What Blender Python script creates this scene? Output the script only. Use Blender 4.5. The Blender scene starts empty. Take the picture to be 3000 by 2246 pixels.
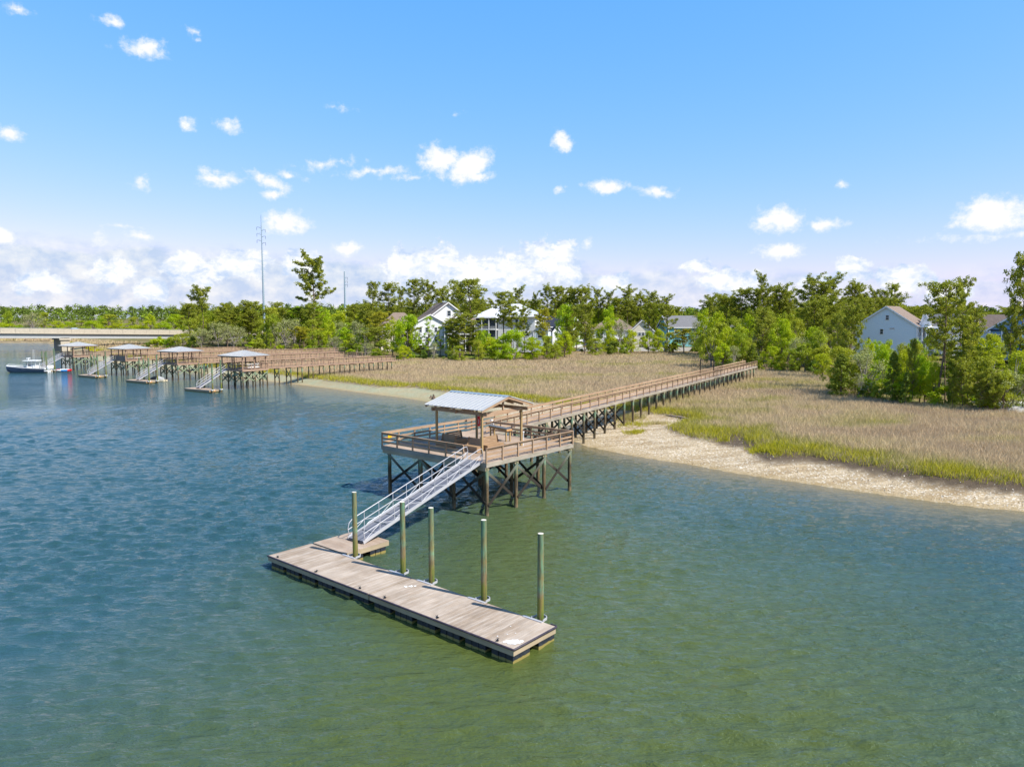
import bpy, math, random
import numpy as np
from mathutils import Vector, Matrix
random.seed(7); rng = np.random.default_rng(7)
R = math.radians
scene = bpy.context.scene
col = scene.collection
# ------------------------------------------------------------------ camera
FPX, PITCH, CAMH = 2125.0, 0.0905, 14.0
cam_d = bpy.data.cameras.new('camera'); cam = bpy.data.objects.new('camera', cam_d); col.objects.link(cam)
cam_d.sensor_width = 36; cam_d.lens = FPX/3000*36; cam_d.clip_start = .3; cam_d.clip_end = 20000
cam.location = (0, 0, CAMH); cam.rotation_euler = (math.pi/2-PITCH, 0, 0)
scene.camera = cam
scene.render.resolution_x = 1024; scene.render.resolution_y = 766
# ------------------------------------------------------------------ light, sky
SUN_AZ, SUN_EL = 118.8, 48.0
sun_d = bpy.data.lights.new('sun', 'SUN'); sun = bpy.data.objects.new('sun', sun_d); col.objects.link(sun)
sun_d.energy = 4.9; sun_d.angle = R(.53); sun_d.color = (1, .955, .88)
dirv = Vector((math.sin(R(SUN_AZ))*math.cos(R(SUN_EL)), math.cos(R(SUN_AZ))*math.cos(R(SUN_EL)), math.sin(R(SUN_EL))))
sun.rotation_euler = dirv.to_track_quat('Z', 'Y').to_euler(); sun.location = (60, -40, 80)
scene.view_settings.view_transform = 'Standard'; scene.view_settings.look = 'None'
scene.view_settings.exposure = 0.58; scene.view_settings.gamma = 1
scene.cycles.max_bounces = 6; scene.cycles.diffuse_bounces = 2; scene.cycles.glossy_bounces = 3
scene.cycles.sample_clamp_direct = 4; scene.cycles.sample_clamp_indirect = 3; scene.cycles.transmission_bounces = 4; scene.cycles.transparent_max_bounces = 4

class NT:
    """small helper to write node trees"""
    def __init__(s, nt): s.nt = nt; s.n = nt.nodes; s.l = nt.links
    def put(s, v, sock):
        if isinstance(v, bpy.types.NodeSocket): s.l.new(v, sock)
        elif v is not None:
            if sock.type == 'RGBA' and hasattr(v, '__len__') and len(v) == 3: v = (*v, 1)
            sock.default_value = v
    def node(s, t, **kw):
        n = s.n.new(t)
        for k, v in kw.items(): setattr(n, k, v)
        return n
    def math(s, op, a, b=None, c=None, clamp=False):
        n = s.node('ShaderNodeMath', operation=op, use_clamp=clamp)
        for i, v in enumerate((a, b, c)):
            if v is not None: s.put(v, n.inputs[i])
        return n.outputs[0]
    def mix(s, f, a, b, blend='MIX'):
        n = s.node('ShaderNodeMix', data_type='RGBA', blend_type=blend)
        s.put(f, n.inputs[0]); s.put(a, n.inputs[6]); s.put(b, n.inputs[7]); return n.outputs[2]
    def noise(s, vec, scale, detail=3, rough=.55, dist=0, out=0, lac=2):
        n = s.node('ShaderNodeTexNoise'); s.put(vec, n.inputs['Vector']); n.inputs['Scale'].default_value = scale
        n.inputs['Detail'].default_value = detail; n.inputs['Roughness'].default_value = rough
        n.inputs['Distortion'].default_value = dist; n.inputs['Lacunarity'].default_value = lac; return n.outputs[out]
    def ramp(s, f, stops, interp='LINEAR'):
        n = s.node('ShaderNodeValToRGB'); n.color_ramp.interpolation = interp
        e = n.color_ramp.elements
        while len(e) < len(stops): e.new(.5)
        for k, (p, c) in enumerate(stops):
            e[k].position = p; e[k].color = (*c, 1) if hasattr(c, '__len__') else (c, c, c, 1)
        s.put(f, n.inputs[0]); return n.outputs[0]
    def mapr(s, v, a, b, c=0, d=1, smooth=False):
        n = s.node('ShaderNodeMapRange'); n.clamp = True
        if smooth: n.interpolation_type = 'SMOOTHSTEP'
        for i, q in enumerate((v, a, b, c, d)): s.put(q, n.inputs[i])
        return n.outputs[0]
    def mapping(s, vec, loc=(0,0,0), rot=(0,0,0), scale=(1,1,1), typ='POINT'):
        n = s.node('ShaderNodeMapping', vector_type=typ); s.put(vec, n.inputs[0])
        n.inputs[1].default_value = loc; n.inputs[2].default_value = rot; n.inputs[3].default_value = scale
        return n.outputs[0]
    def attr(s, name, out='Fac'):
        n = s.node('ShaderNodeAttribute'); n.attribute_name = name; return n.outputs[out]
    def comb(s, x, y, z):
        n = s.node('ShaderNodeCombineXYZ')
        for i, v in enumerate((x, y, z)): s.put(v, n.inputs[i])
        return n.outputs[0]

def px2ae(px, py):
    """direction of a photo pixel as azimuth, elevation"""
    X = (px-1500)/FPX; Y = (1123-py)/FPX
    d = (X, math.cos(PITCH)+Y*math.sin(PITCH), -math.sin(PITCH)+Y*math.cos(PITCH))
    return math.atan2(d[0], d[1]), math.atan2(d[2], math.hypot(d[0], d[1]))

world = bpy.data.worlds.new('World'); scene.world = world; world.use_nodes = True
def build_world():
    t = NT(world.node_tree); t.n.clear()
    sky = t.node('ShaderNodeTexSky', sky_type='NISHITA'); sky.sun_disc = False
    sky.sun_elevation = R(SUN_EL); sky.sun_rotation = R(SUN_AZ)
    sky.air_density = 1.0; sky.dust_density = .3; sky.ozone_density = 2.0; sky.altitude = 0
    geo = t.node('ShaderNodeTexCoord').outputs['Generated']
    sep = t.node('ShaderNodeSeparateXYZ'); t.put(geo, sep.inputs[0])
    x, y, z = sep.outputs
    az = t.math('ARCTAN2', x, y); el = t.math('ARCSINE', z)
    p = t.comb(az, el, 0)
    # distorted coordinates give the clouds ragged edges
    n1 = t.node('ShaderNodeTexNoise'); t.put(p, n1.inputs['Vector']); n1.inputs['Scale'].default_value = 22
    n1.inputs['Detail'].default_value = 5; n1.inputs['Roughness'].default_value = .6
    v = t.node('ShaderNodeVectorMath', operation='SUBTRACT'); t.put(n1.outputs['Color'], v.inputs[0]); v.inputs[1].default_value = (.5,.5,.5)
    v2 = t.node('ShaderNodeVectorMath', operation='SCALE'); t.put(v.outputs[0], v2.inputs[0]); v2.inputs[3].default_value = .022
    v3 = t.node('ShaderNodeVectorMath', operation='ADD'); t.put(p, v3.inputs[0]); t.put(v2.outputs[0], v3.inputs[1])
    q = v3.outputs[0]
    fb = t.noise(p, 55, 6, .62)
    fbs = t.noise(t.mapping(p, scale=(1, 3, 1)), 18, 5, .6)
    # (px, py, half width px, half height px, rotation deg, strength)
    C = [(50,25,30,12,0,.8),(322,56,34,14,0,.85),(418,142,62,26,0,1.1),(572,92,26,14,0,.8),(582,117,12,8,0,.6),(548,360,30,18,0,.9),
         (666,368,36,18,-15,.95),(22,395,40,18,0,.85),(420,538,22,22,30,.7),(628,523,56,26,0,1.1),(790,530,70,22,-18,1.05),(800,570,36,16,0,.95),(850,515,50,12,-12,.8),
         (960,480,90,14,8,.62),(1090,500,120,14,6,.75),(1210,517,90,10,2,.6),(1290,468,66,38,0,1.4),(1370,485,72,44,25,1.5),(1400,515,48,16,0,1.1),
         (1648,418,30,36,20,1.1),(1641,550,20,14,0,.85),(1780,545,66,22,-6,1.05),(1920,562,66,18,-8,.95),(2467,538,20,12,0,.7),
         (2282,645,62,38,0,1.35),(2415,655,54,18,0,1.1),(2290,735,70,22,0,1.15),(2900,630,84,44,0,1.6),(838,655,66,34,0,1.35),
         (285,697,22,20,0,.85),(405,692,38,16,0,.95),(350,663,50,8,0,.6),(5,698,34,26,0,1.3),(1020,722,48,22,0,1.25),(2900,690,190,12,0,.6),(1725,712,22,16,0,.6),(1005,315,50,10,0,.4),(1330,335,40,8,0,.35)]
    tot = None
    for (cx, cy, hw, hh, ro, st) in C:
        a, e = px2ae(cx, cy)
        m = t.mapping(q, loc=(a, e, 0), rot=(0, 0, R(ro)), scale=(hw*1.28/FPX, hh*1.28/FPX, 1), typ='TEXTURE')
        ln = t.node('ShaderNodeVectorMath', operation='LENGTH'); t.put(m, ln.inputs[0])
        k = t.math('MULTIPLY', t.math('SUBTRACT', 1, ln.outputs['Value']), st)
        tot = k if tot is None else t.math('MAXIMUM', tot, k)
    fb2 = t.noise(t.mapping(q, scale=(1, 1.5, 1)), 95, 5, .65)
    dens = t.math('ADD', t.math('ADD', tot, t.math('MULTIPLY', t.math('SUBTRACT', fb, .5), 1.7)), t.math('MULTIPLY', t.math('SUBTRACT', fb2, .5), .8))
    small = t.mapr(dens, .08, .95, 0, .95, True)
    # towering cumulus on the horizon
    B = [(1190,775,70,50),(1290,770,60,55),(1380,800,80,50),(1480,800,80,60),(1590,760,75,55),(1640,745,50,45),(1440,790,50,40),(1540,800,60,40),(1665,790,50,50),
         (720,775,70,40),(885,775,50,40),(330,790,55,35),(440,850,40,30),(540,790,60,40),(120,830,60,30),(620,800,50,35),
         (2500,790,48,34),(2645,815,60,34),(2400,825,50,24),(2780,860,60,22),(1800,830,50,26),(2140,820,80,34),(2040,780,50,20)]
    tb = None
    for (cx, cy, hw, hh) in B:
        a, e = px2ae(cx, cy)
        m = t.mapping(q, loc=(a, e, 0), scale=(hw*1.2/FPX, hh*1.2/FPX, 1), typ='TEXTURE')
        ln = t.node('ShaderNodeVectorMath', operation='LENGTH'); t.put(m, ln.inputs[0])
        k = t.math('SUBTRACT', 1, ln.outputs['Value'])
        tb = k if tb is None else t.math('MAXIMUM', tb, k)
    cum = t.mapr(t.math('ADD', tb, t.math('MULTIPLY', t.math('SUBTRACT', fb, .5), 1.9)), .0, .34, 0, .96, True)
    # veil of far cloud: top edge sinks towards the right
    topel = t.mapr(az, -.62, .62, .096, .056)
    vedge = t.math('ADD', t.math('SUBTRACT', topel, el), t.math('MULTIPLY', t.math('SUBTRACT', fbs, .5), .045))
    veil = t.mapr(vedge, -.006, .02, 0, t.mapr(az, -.1, .6, .9, .62), True)
    puff = t.noise(t.mapping(q, scale=(1, 1.8, 1)), 26, 5, .55)
    veilc = t.mix(t.mapr(t.math('ADD', puff, t.math('MULTIPLY', t.math('SUBTRACT', fb, .5), .5)), .36, .66), (.55,.70,.93), (.92,.965,1.0))
    skyc = t.node('ShaderNodeMix', data_type='RGBA', blend_type='MULTIPLY'); skyc.inputs[0].default_value = 1
    t.put(sky.outputs[0], skyc.inputs[6]); skyc.inputs[7].default_value = (SKYT[0]*.2121, SKYT[1]*.2121, SKYT[2]*.2121, 1)
    sc = t.node('ShaderNodeSeparateColor'); t.put(skyc.outputs[2], sc.inputs[0]); cc = t.node('ShaderNodeCombineColor')
    for i, (g, k) in enumerate(((1.21,.83),(.546,.631),(.12,.985))): t.put(t.math('MULTIPLY', t.math('POWER', sc.outputs[i], g), k/.2121), cc.inputs[i])
    K = 1/.15*.84
    def bright(c, k): 
        n = t.node('ShaderNodeMix', data_type='RGBA', blend_type='MULTIPLY'); n.inputs[0].default_value = 1
        t.put(c, n.inputs[6]); n.inputs[7].default_value = (k,k,k,1); return n.outputs[2]
    hi = t.node('ShaderNodeMix', data_type='RGBA', blend_type='MULTIPLY'); hi.inputs[0].default_value = 1; t.put(cc.outputs[0], hi.inputs[6])
    t.put(t.ramp(t.mapr(el, .40, 1.25), [(0, 1.0), (1, .28)]), hi.inputs[7])
    c = t.mix(veil, hi.outputs[2], bright(veilc, .76*K))
    cshade = t.mix(t.mapr(t.math('ADD', t.math('MULTIPLY', tb, .6), t.math('MULTIPLY', t.math('SUBTRACT', t.math('ADD', puff, t.math('MULTIPLY', fb2, .6)), .8), 2.6)), -.25, .45), (.56,.69,.91), (.98,.99,1.0))
    c = t.mix(cum, c, bright(cshade, .85*K))
    c = t.mix(small, c, bright(t.mix(t.mapr(dens, .1, .8), (.80,.87,.98), (.99,.99,1.0)), .84*K))
    # below the horizon: dull ground tone
    c = t.mix(t.mapr(el, -.02, 0), (.5,.7,.8,1), c)
    bg = t.node('ShaderNodeBackground'); t.put(c, bg.inputs[0]); bg.inputs[1].default_value = .15
    out = t.node('ShaderNodeOutputWorld'); t.l.new(bg.outputs[0], out.inputs[0])
SKYT = (.88, 1.15, 1.32)
build_world()

# ------------------------------------------------------------------ geometry helpers
def at(px, py, z=0.0):
    """point at height z seen at a photo pixel (3000 px wide)"""
    X = (px-1500)/FPX; Y = (1123-py)/FPX
    d = (X, math.cos(PITCH)+Y*math.sin(PITCH), -math.sin(PITCH)+Y*math.cos(PITCH))
    k = (z-CAMH)/d[2]; return Vector((d[0]*k, d[1]*k, z))
def atd(px, py, D):
    X = (px-1500)/FPX; Y = (1123-py)/FPX
    d = (X, math.cos(PITCH)+Y*math.sin(PITCH), -math.sin(PITCH)+Y*math.cos(PITCH))
    k = D/d[1]; return Vector((d[0]*k, D, CAMH+d[2]*k))
def tag(o, label=None, cat=None, group=None, kind=None):
    if label: o['label'] = label
    if cat: o['category'] = cat
    if group: o['group'] = group
    if kind: o['kind'] = kind
    return o
def empty(name, loc, rz=0, label=None, cat=None, group=None):
    o = bpy.data.objects.new(name, None); col.objects.link(o); o.location = loc; o.rotation_euler = (0, 0, rz)
    o.empty_display_size = .2
    return tag(o, label, cat, group)
class MB:
    def __init__(s, o=(0,0,0)): s.v = []; s.f = []; s.uv = []; s.r = []; s.o = Vector(o); s.sm = []
    def quad(s, pts, rnd=None, uv=None, smooth=False):
        b = len(s.v); s.v += [Vector(p)-s.o for p in pts]; n = len(pts); s.f.append(tuple(range(b, b+n)))
        s.uv += uv or [(0,0),(1,0),(1,1),(0,1)][:n] + [(0,0)]*(n-4 if n > 4 else 0)
        s.r.append(random.random() if rnd is None else rnd); s.sm.append(smooth)
    def beam(s, p0, p1, w, h, up=(0,0,1), rnd=None, ends=True):
        """box from p0 to p1, w across, h along up"""
        p0 = Vector(p0); p1 = Vector(p1); d = (p1-p0); L = d.length
        if L < 1e-6: return
        d /= L; up = Vector(up)
        sd = d.cross(up)
        if sd.length < 1e-4: sd = d.cross(Vector((1,0,0)))
        sd.normalize(); u = sd.cross(d); sd *= w/2; u *= h/2
        a = [p0-sd-u, p0+sd-u, p0+sd+u, p0-sd+u]; b = [q+(p1-p0) for q in a]
        r = random.random() if rnd is None else rnd; o = random.random()*9
        for i in range(4):
            j = (i+1) % 4; ww = (w, h)[i % 2]
            s.quad([a[i], a[j], b[j], b[i]][::-1], r, [(o+0,i*1.7+0),(o+0,i*1.7+ww),(o+L,i*1.7+ww),(o+L,i*1.7)][::-1] if 0 else [(o+L,i*1.7),(o+L,i*1.7+ww),(o,i*1.7+ww),(o,i*1.7)])
        if ends:
            s.quad(a, r, [(0,0),(0,w),(h*.2,w),(h*.2,0)]); s.quad(b[::-1], r, [(0,0),(0,w),(h*.2,w),(h*.2,0)])
    def box(s, c, sx, sy, sz, rz=0, rnd=None):
        c = Vector(c); u = Vector((math.cos(rz), math.sin(rz), 0))
        if sx >= sy: s.beam(c-u*sx/2, c+u*sx/2, sy, sz, rnd=rnd)
        else:
            w = Vector((-math.sin(rz), math.cos(rz), 0)); s.beam(c-w*sy/2, c+w*sy/2, sx, sz, rnd=rnd)
    def tube(s, pts, rad, n=8, rnd=None, cap=True):
        pts = [Vector(p) for p in pts]; m = len(pts)
        if not hasattr(rad, '__len__'): rad = [rad]*m
        r = random.random() if rnd is None else rnd
        rings = []; ref = None; L = 0
        for i, p in enumerate(pts):
            d = (pts[min(i+1, m-1)]-pts[max(i-1, 0)]).normalized()
            if ref is None:
                ref = d.cross(Vector((0,0,1)))
                if ref.length < .05: ref = Vector((1,0,0))
            ref = (ref-d*ref.dot(d)).normalized(); w = d.cross(ref)
            rings.append([p+(ref*math.cos(2*math.pi*k/n)+w*math.sin(2*math.pi*k/n))*rad[i] for k in range(n)])
        b = len(s.v); s.v += [q-s.o for rg in rings for q in rg]
        for i in range(m-1):
            seg = (pts[i+1]-pts[i]).length
            for k in range(n):
                k2 = (k+1) % n
                s.f.append((b+i*n+k, b+i*n+k2, b+(i+1)*n+k2, b+(i+1)*n+k))
                c = 2*math.pi*rad[i]
                s.uv += [(L, k/n*c), (L, (k+1)/n*c), (L+seg, (k+1)/n*c), (L+seg, k/n*c)]; s.r.append(r); s.sm.append(True)
            L += seg
        if cap:
            for i, ring in ((0, rings[0][::-1]), (m-1, rings[-1])):
                s.quad(ring, r, [(0,0)]*n)
    def mesh(s, name, mat=None):
        me = bpy.data.meshes.new(name)
        me.from_pydata([tuple(v) for v in s.v], [], s.f)
        u = me.uv_layers.new(name='UVMap'); u.data.foreach_set('uv', np.array(s.uv, dtype=np.float32).ravel())
        a = me.attributes.new('rnd', 'FLOAT', 'FACE'); a.data.foreach_set('value', np.array(s.r, dtype=np.float32))
        me.polygons.foreach_set('use_smooth', np.array(s.sm, dtype=bool))
        if mat:
            for m in (mat if isinstance(mat, (list, tuple)) else [mat]): me.materials.append(m)
        me.update(); return me
    def build(s, name, mat, parent=None, loc=None):
        o = bpy.data.objects.new(name, s.mesh(name, mat)); col.objects.link(o)
        if parent: o.parent = parent; o.location = loc or (0,0,0)
        else: o.location = loc if loc is not None else s.o
        return o
def put(name, me, parent=None, loc=(0,0,0), rz=0, sc=(1,1,1)):
    o = bpy.data.objects.new(name, me); col.objects.link(o); o.parent = parent; o.location = loc; o.rotation_euler = (0,0,rz); o.scale = sc
    return o
kids = {}
def children(o): return [c for c in o.children]
def copy_tree(o, parent=None):
    c = o.copy(); col.objects.link(c); c.parent = parent
    for ch in children(o): copy_tree(ch, c)
    return c
def np_mesh(name, V, F, mat, attrs={}, fattrs={}, smooth=False):
    me = bpy.data.meshes.new(name); n = F.shape[1]
    me.vertices.add(len(V)); me.vertices.foreach_set('co', V.astype(np.float32).ravel())
    me.loops.add(F.size); me.loops.foreach_set('vertex_index', F.astype(np.int32).ravel())
    me.polygons.add(len(F)); me.polygons.foreach_set('loop_start', np.arange(0, F.size, n, dtype=np.int32))
    try: me.polygons.foreach_set('loop_total', np.full(len(F), n, dtype=np.int32))
    except Exception: pass
    me.polygons.foreach_set('use_smooth', np.full(len(F), smooth, dtype=bool))
    for k, v in attrs.items():
        a = me.attributes.new(k, 'FLOAT', 'POINT'); a.data.foreach_set('value', v.astype(np.float32))
    for k, v in fattrs.items():
        a = me.attributes.new(k, 'FLOAT', 'FACE'); a.data.foreach_set('value', v.astype(np.float32))
    me.materials.append(mat); me.update(calc_edges=True); return me

# ------------------------------------------------------------------ materials
def mat(name):
    m = bpy.data.materials.new(name); m.use_nodes = True; t = NT(m.node_tree); t.n.clear()
    t.out = t.node('ShaderNodeOutputMaterial'); return m, t
def princ(t, color, rough=.8, metal=0, spec=.3, bump=None, bstr=.3, bdist=.01):
    b = t.node('ShaderNodeBsdfPrincipled'); t.put(color, b.inputs['Base Color']); t.put(rough, b.inputs['Roughness'])
    t.put(metal, b.inputs['Metallic']); t.put(spec, b.inputs['Specular IOR Level'])
    if bump is not None:
        n = t.node('ShaderNodeBump'); t.put(bump, n.inputs['Height']); n.inputs['Strength'].default_value = bstr; n.inputs['Distance'].default_value = bdist
        t.l.new(n.outputs[0], b.inputs['Normal'])
    t.l.new(b.outputs[0], t.out.inputs[0]); return b
def simple(name, c, rough=.6, metal=0, spec=.4, var=.12):
    m, t = mat(name); tc = t.node('ShaderNodeTexCoord').outputs['Object']
    n = t.noise(tc, 3, 4); cc = t.mix(t.mapr(n, .3, .7), tuple(x*(1-var) for x in c), tuple(min(1, x*(1+var)) for x in c))
    princ(t, cc, rough, metal, spec); return m
def wood(name, ca, cb, cc, rough=.85, streak=1.0):
    """board wood: tone per board (rnd), grain streaks along the board (UV x)"""
    m, t = mat(name); uv = t.node('ShaderNodeUVMap').outputs[0]; r = t.attr('rnd')
    g = t.noise(t.mapping(uv, scale=(1.3, 26, 1)), 1, 5, .65)
    g2 = t.noise(t.mapping(uv, scale=(.7, 3, 1)), 1.3, 4, .6)
    geo = t.node('ShaderNodeNewGeometry').outputs['Position']
    pt = t.noise(geo, .55, 4, .6)
    c = t.mix(r, ca, cb)
    c = t.mix(t.mapr(g2, .40, .62, 0, .75), c, cc)
    c = t.mix(t.mapr(g, .35, .75, 0, .45*streak), c, tuple(x*.45 for x in ca))
    c = t.mix(t.mapr(pt, .42, .68, 0, .4), c, tuple(min(.7, x*1.25) for x in cb))
    princ(t, c, rough, spec=.2, bump=g, bstr=.4, bdist=.01); return m
M = {}
M['deck'] = wood('dock_boards', (.30,.235,.18), (.50,.43,.36), (.40,.30,.21), streak=1.6)
M['deck_old'] = wood('weathered_boards', (.33,.25,.19), (.46,.37,.29), (.38,.27,.19))
M['rail'] = wood('weathered_rail_wood', (.30,.205,.14), (.42,.30,.20), (.40,.24,.13))
M['skirt'] = wood('grey_green_skirt', (.27,.235,.19), (.37,.33,.27), (.25,.22,.16))
M['post'] = wood('pavilion_post_wood', (.34,.24,.11), (.40,.28,.13), (.30,.20,.10))
M['bench'] = wood('bench_wood', (.28,.18,.10), (.38,.25,.15), (.32,.21,.12))
M['red_wood'] = wood('reddish_dock_wood', (.28,.18,.125), (.38,.26,.185), (.34,.225,.155))
M['orange_wood'] = wood('orange_timber', (.55,.30,.12), (.62,.36,.16), (.50,.27,.11))
M['frame'] = wood('float_frame_wood', (.36,.28,.18), (.42,.34,.23), (.30,.25,.17))
M['alu'] = simple('aluminium_rail', (.48,.48,.50), .45, .25, .5, .05)
M['aludeck'] = simple('aluminium_tread', (.18,.185,.21), .7, .1, .4, .07)
M['roofm'] = simple('standing_seam_metal', (.45,.455,.45), .5, .15, .5, .05)
M['white'] = simple('white_paint', (.82,.82,.80), .5, 0, .4, .05)
M['black'] = simple('black_plastic', (.018,.02,.026), .45, 0, .5, .3)
M['bumper'] = simple('rub_rail', (.045,.035,.05), .5, 0, .4, .3)
M['concrete'] = simple('concrete', (.43,.38,.30), .9, 0, .2, .16)
M['concrete_d'] = simple('concrete_girder', (.36,.37,.37), .9, 0, .2, .1)
M['steel'] = simple('galvanised_steel', (.33,.42,.48), .5, .35, .5, .08)
M['navy'] = simple('slate_hull', (.08,.11,.17), .25, 0, .5, .05)
M['glass'] = simple('window_glass', (.03,.045,.06), .08, 0, .6, .2)
M['red'] = simple('red_plastic', (.55,.01,.015), .4)
M['blue'] = simple('blue_plastic', (.02,.20,.62), .4)
M['yellow'] = simple('yellow_plastic', (.75,.42,.01), .4)
M['blackm'] = simple('black_metal', (.012,.014,.018), .5)
M['slate'] = simple('dark_table_top', (.10,.11,.12), .7)
M['rock'] = simple('driftwood', (.36,.27,.20), .9)
M['beige'] = simple('beige_plastic', (.60,.52,.36), .6)
M['sawn'] = simple('sawn_pile_top', (.62,.58,.50), .9)
def build_piling(name, seed=0, hi=3.2, barn=True):
    m, t = mat(name); geo = t.node('ShaderNodeNewGeometry').outputs['Position']
    sp = t.node('ShaderNodeSeparateXYZ'); t.put(geo, sp.inputs[0]); z = sp.outputs[2]
    n = t.noise(geo, 1.7, 5, .6); z2 = t.math('ADD', z, t.math('MULTIPLY', t.math('SUBTRACT', n, .5), 1.3))
    st = t.noise(t.mapping(geo, scale=(9, 9, .8)), 1, 4, .6)
    c = t.ramp(t.math('DIVIDE', z2, 5.0), [(0,(.13,.10,.06)), (.07,(.12,.10,.05)), (.13,(.10,.15,.015)), (.27,(.16,.19,.03)), (.34,(.20,.17,.10)), (.43,(.16,.31,.19)), (.50,(.22,.20,.08)), (.58,(.13,.26,.16)), (.72,(.17,.21,.10)), (.82,(.10,.23,.15)), (1,(.11,.21,.12))]
               if not barn else [(0,(.17,.14,.09)), (.06,(.07,.06,.04)), (.15,(.03,.026,.02)), (.26,(.075,.06,.04)), (.42,(.045,.036,.028)), (.50,(.17,.16,.10)), (.58,(.17,.32,.22)), (.75,(.26,.25,.12)), (1,(.17,.32,.22))])
    c = t.mix(t.mapr(st, .42, .62, 0, .7), c, (.20,.13,.06))
    c = t.mix(t.mapr(t.noise(t.mapping(geo, scale=(14,14,1.6)), 1, 4, .7), .5, .66, 0, .65), c, (.06,.07,.04))
    if barn:
        vor = t.node('ShaderNodeTexVoronoi'); t.put(geo, vor.inputs['Vector']); vor.inputs['Scale'].default_value = 16
        spk = t.math('MULTIPLY', t.mapr(vor.outputs['Distance'], .12, .24, 1, 0), t.mapr(z, 2.1, 2.5, 1, 0))
        spk = t.math('MULTIPLY', spk, t.mapr(n, .42, .55))
        c = t.mix(t.math('MULTIPLY', spk, .75), c, (.55,.48,.36))
    princ(t, c, .9, spec=.2, bump=st, bstr=.5, bdist=.02); return m
M['pile'] = build_piling('mooring_pile', barn=False)
M['pileb'] = build_piling('barnacled_pile')
m, t = mat('treated_brace'); geo = t.node('ShaderNodeNewGeometry').outputs['Position']
sp = t.node('ShaderNodeSeparateXYZ'); t.put(geo, sp.inputs[0]); n = t.noise(geo, 2.2, 4)
c = t.ramp(t.math('DIVIDE', t.math('ADD', sp.outputs[2], t.math('MULTIPLY', n, .9)), 5), [(0,(.03,.025,.02)), (.50,(.035,.03,.024)), (.60,(.09,.085,.065)), (.72,(.15,.17,.13)), (1,(.19,.18,.14))])
princ(t, c, .9, spec=.2); M['brace'] = m
def leafmat(name, c1, c2, c3, trans=.35):
    m, t = mat(name); r = t.attr('rnd'); oi = t.node('ShaderNodeObjectInfo').outputs['Random']
    c = t.mix(r, c1, c2); c = t.mix(t.math('MULTIPLY', oi, .7), c, c3)
    d = t.node('ShaderNodeBsdfDiffuse'); t.put(c, d.inputs[0]); tr = t.node('ShaderNodeBsdfTranslucent'); 
    t.put(t.mix(1.0, c, (1.0,1.0,.45,1), 'MULTIPLY'), tr.inputs[0])
    g = t.node('ShaderNodeBsdfGlossy'); g.inputs['Roughness'].default_value = .45; g.inputs[0].default_value = (.8,.85,.8,1)
    a = t.node('ShaderNodeMixShader'); a.inputs[0].default_value = trans; t.l.new(d.outputs[0], a.inputs[1]); t.l.new(tr.outputs[0], a.inputs[2])
    b = t.node('ShaderNodeMixShader'); b.inputs[0].default_value = .015; t.l.new(a.outputs[0], b.inputs[1]); t.l.new(g.outputs[0], b.inputs[2])
    t.l.new(b.outputs[0], t.out.inputs[0]); return m
M['pine'] = leafmat('pine_needles', (.13,.19,.02), (.44,.44,.045), (.30,.33,.038), .46)
M['bright'] = leafmat('spring_leaves', (.20,.38,.008), (.52,.64,.02), (.54,.54,.02), .5)
M['oak'] = leafmat('oak_leaves', (.15,.24,.015), (.46,.53,.035), (.46,.46,.05), .48)
M['grey'] = leafmat('grey_budding_twigs', (.26,.28,.12), (.42,.43,.20), (.36,.40,.14))
M['dark'] = leafmat('cedar_leaves', (.06,.12,.015), (.20,.29,.035), (.28,.31,.03), .4)
M['palm'] = leafmat('palmetto_fronds', (.10,.18,.02), (.30,.28,.04), (.14,.18,.03))
M['yel'] = leafmat('yellow_pine_needles', (.28,.28,.02), (.50,.44,.03), (.40,.40,.04), .45)
M['bark'] = simple('bark', (.16,.115,.085), .95, 0, .1, .35)
M['palebark'] = simple('pale_bark', (.34,.30,.26), .95, 0, .1, .3)
# ------------------------------------------------------------------ lay of the land
def poly2(pts): return np.array([[p[0], p[1]] for p in pts], float)
S_px = [(3400,1560),(3000,1496),(2866,1485),(2486,1434),(2125,1380),(2020,1360),(1904,1343),(1839,1332),(1714,1306),(1680,1292),(1600,1262),(1520,1240),(1400,1208),(1254,1176.5),(1179,1164),(1080,1152),(967,1137),(837,1121),(772,1115),(690,1104),(574,1091),(423,1073),(284,1055),(225,1036),(205,1018),(150,1004.5),(0,1004),(-800,1004)]
M_px = [(3400,1470),(3000,1424),(2802,1407),(2613,1379),(2473,1352),(2359,1337),(2271,1338),(2233,1308),(2182,1300),(2176,1274),(2138,1279),(2125,1294),(2068,1291),(2000,1270),(1953,1252),(1988,1240),(2024,1228),(1943,1216),(1896,1209),(1815,1201),(1740,1197),(1584,1180),(1500,1171),(1428,1162),(1392,1154),(1300,1146),(1225,1135),(1113,1131),(1080,1127),(907,1108),(774,1093),(690,1084),(574,1070),(423,1052),(284,1036),(240,1015),(215,1009),(150,1001.5),(0,1001),(-800,1001)]
T_px = [(3400,1265),(3000,1222),(2759,1199),(2585,1187),(2450,1168),(2410,1110),(2300,1096),(2224,1082),(2072,1040),(1967,1029),(1783,1038),(1676,1034),(1586,1054),(1479,1062),(1317,1062),(1138,1057),(1000,1042),(870,1032),(700,1024),(500,1024),(440,1020),(380,1005),(0,985),(-800,985)]
S = np.vstack([[[500,20],[120,36]], poly2([at(*p, 0) for p in S_px]), [[-4000,407]]])
Mm = np.vstack([[[500,28],[125,42]], poly2([at(*p, .95) for p in M_px]), [[-4000,415]]])
T = np.vstack([[[500,60],[150,70]], poly2([at(*p, 1.25) for p in T_px]), [[-4000,490]]])
FAR = np.array([[-4000,9000],[9000,9000],[9000,-100]])
LAND = np.vstack([S, FAR]); MLAND = np.vstack([Mm, FAR]); UPLAND = np.vstack([T, FAR])
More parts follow.
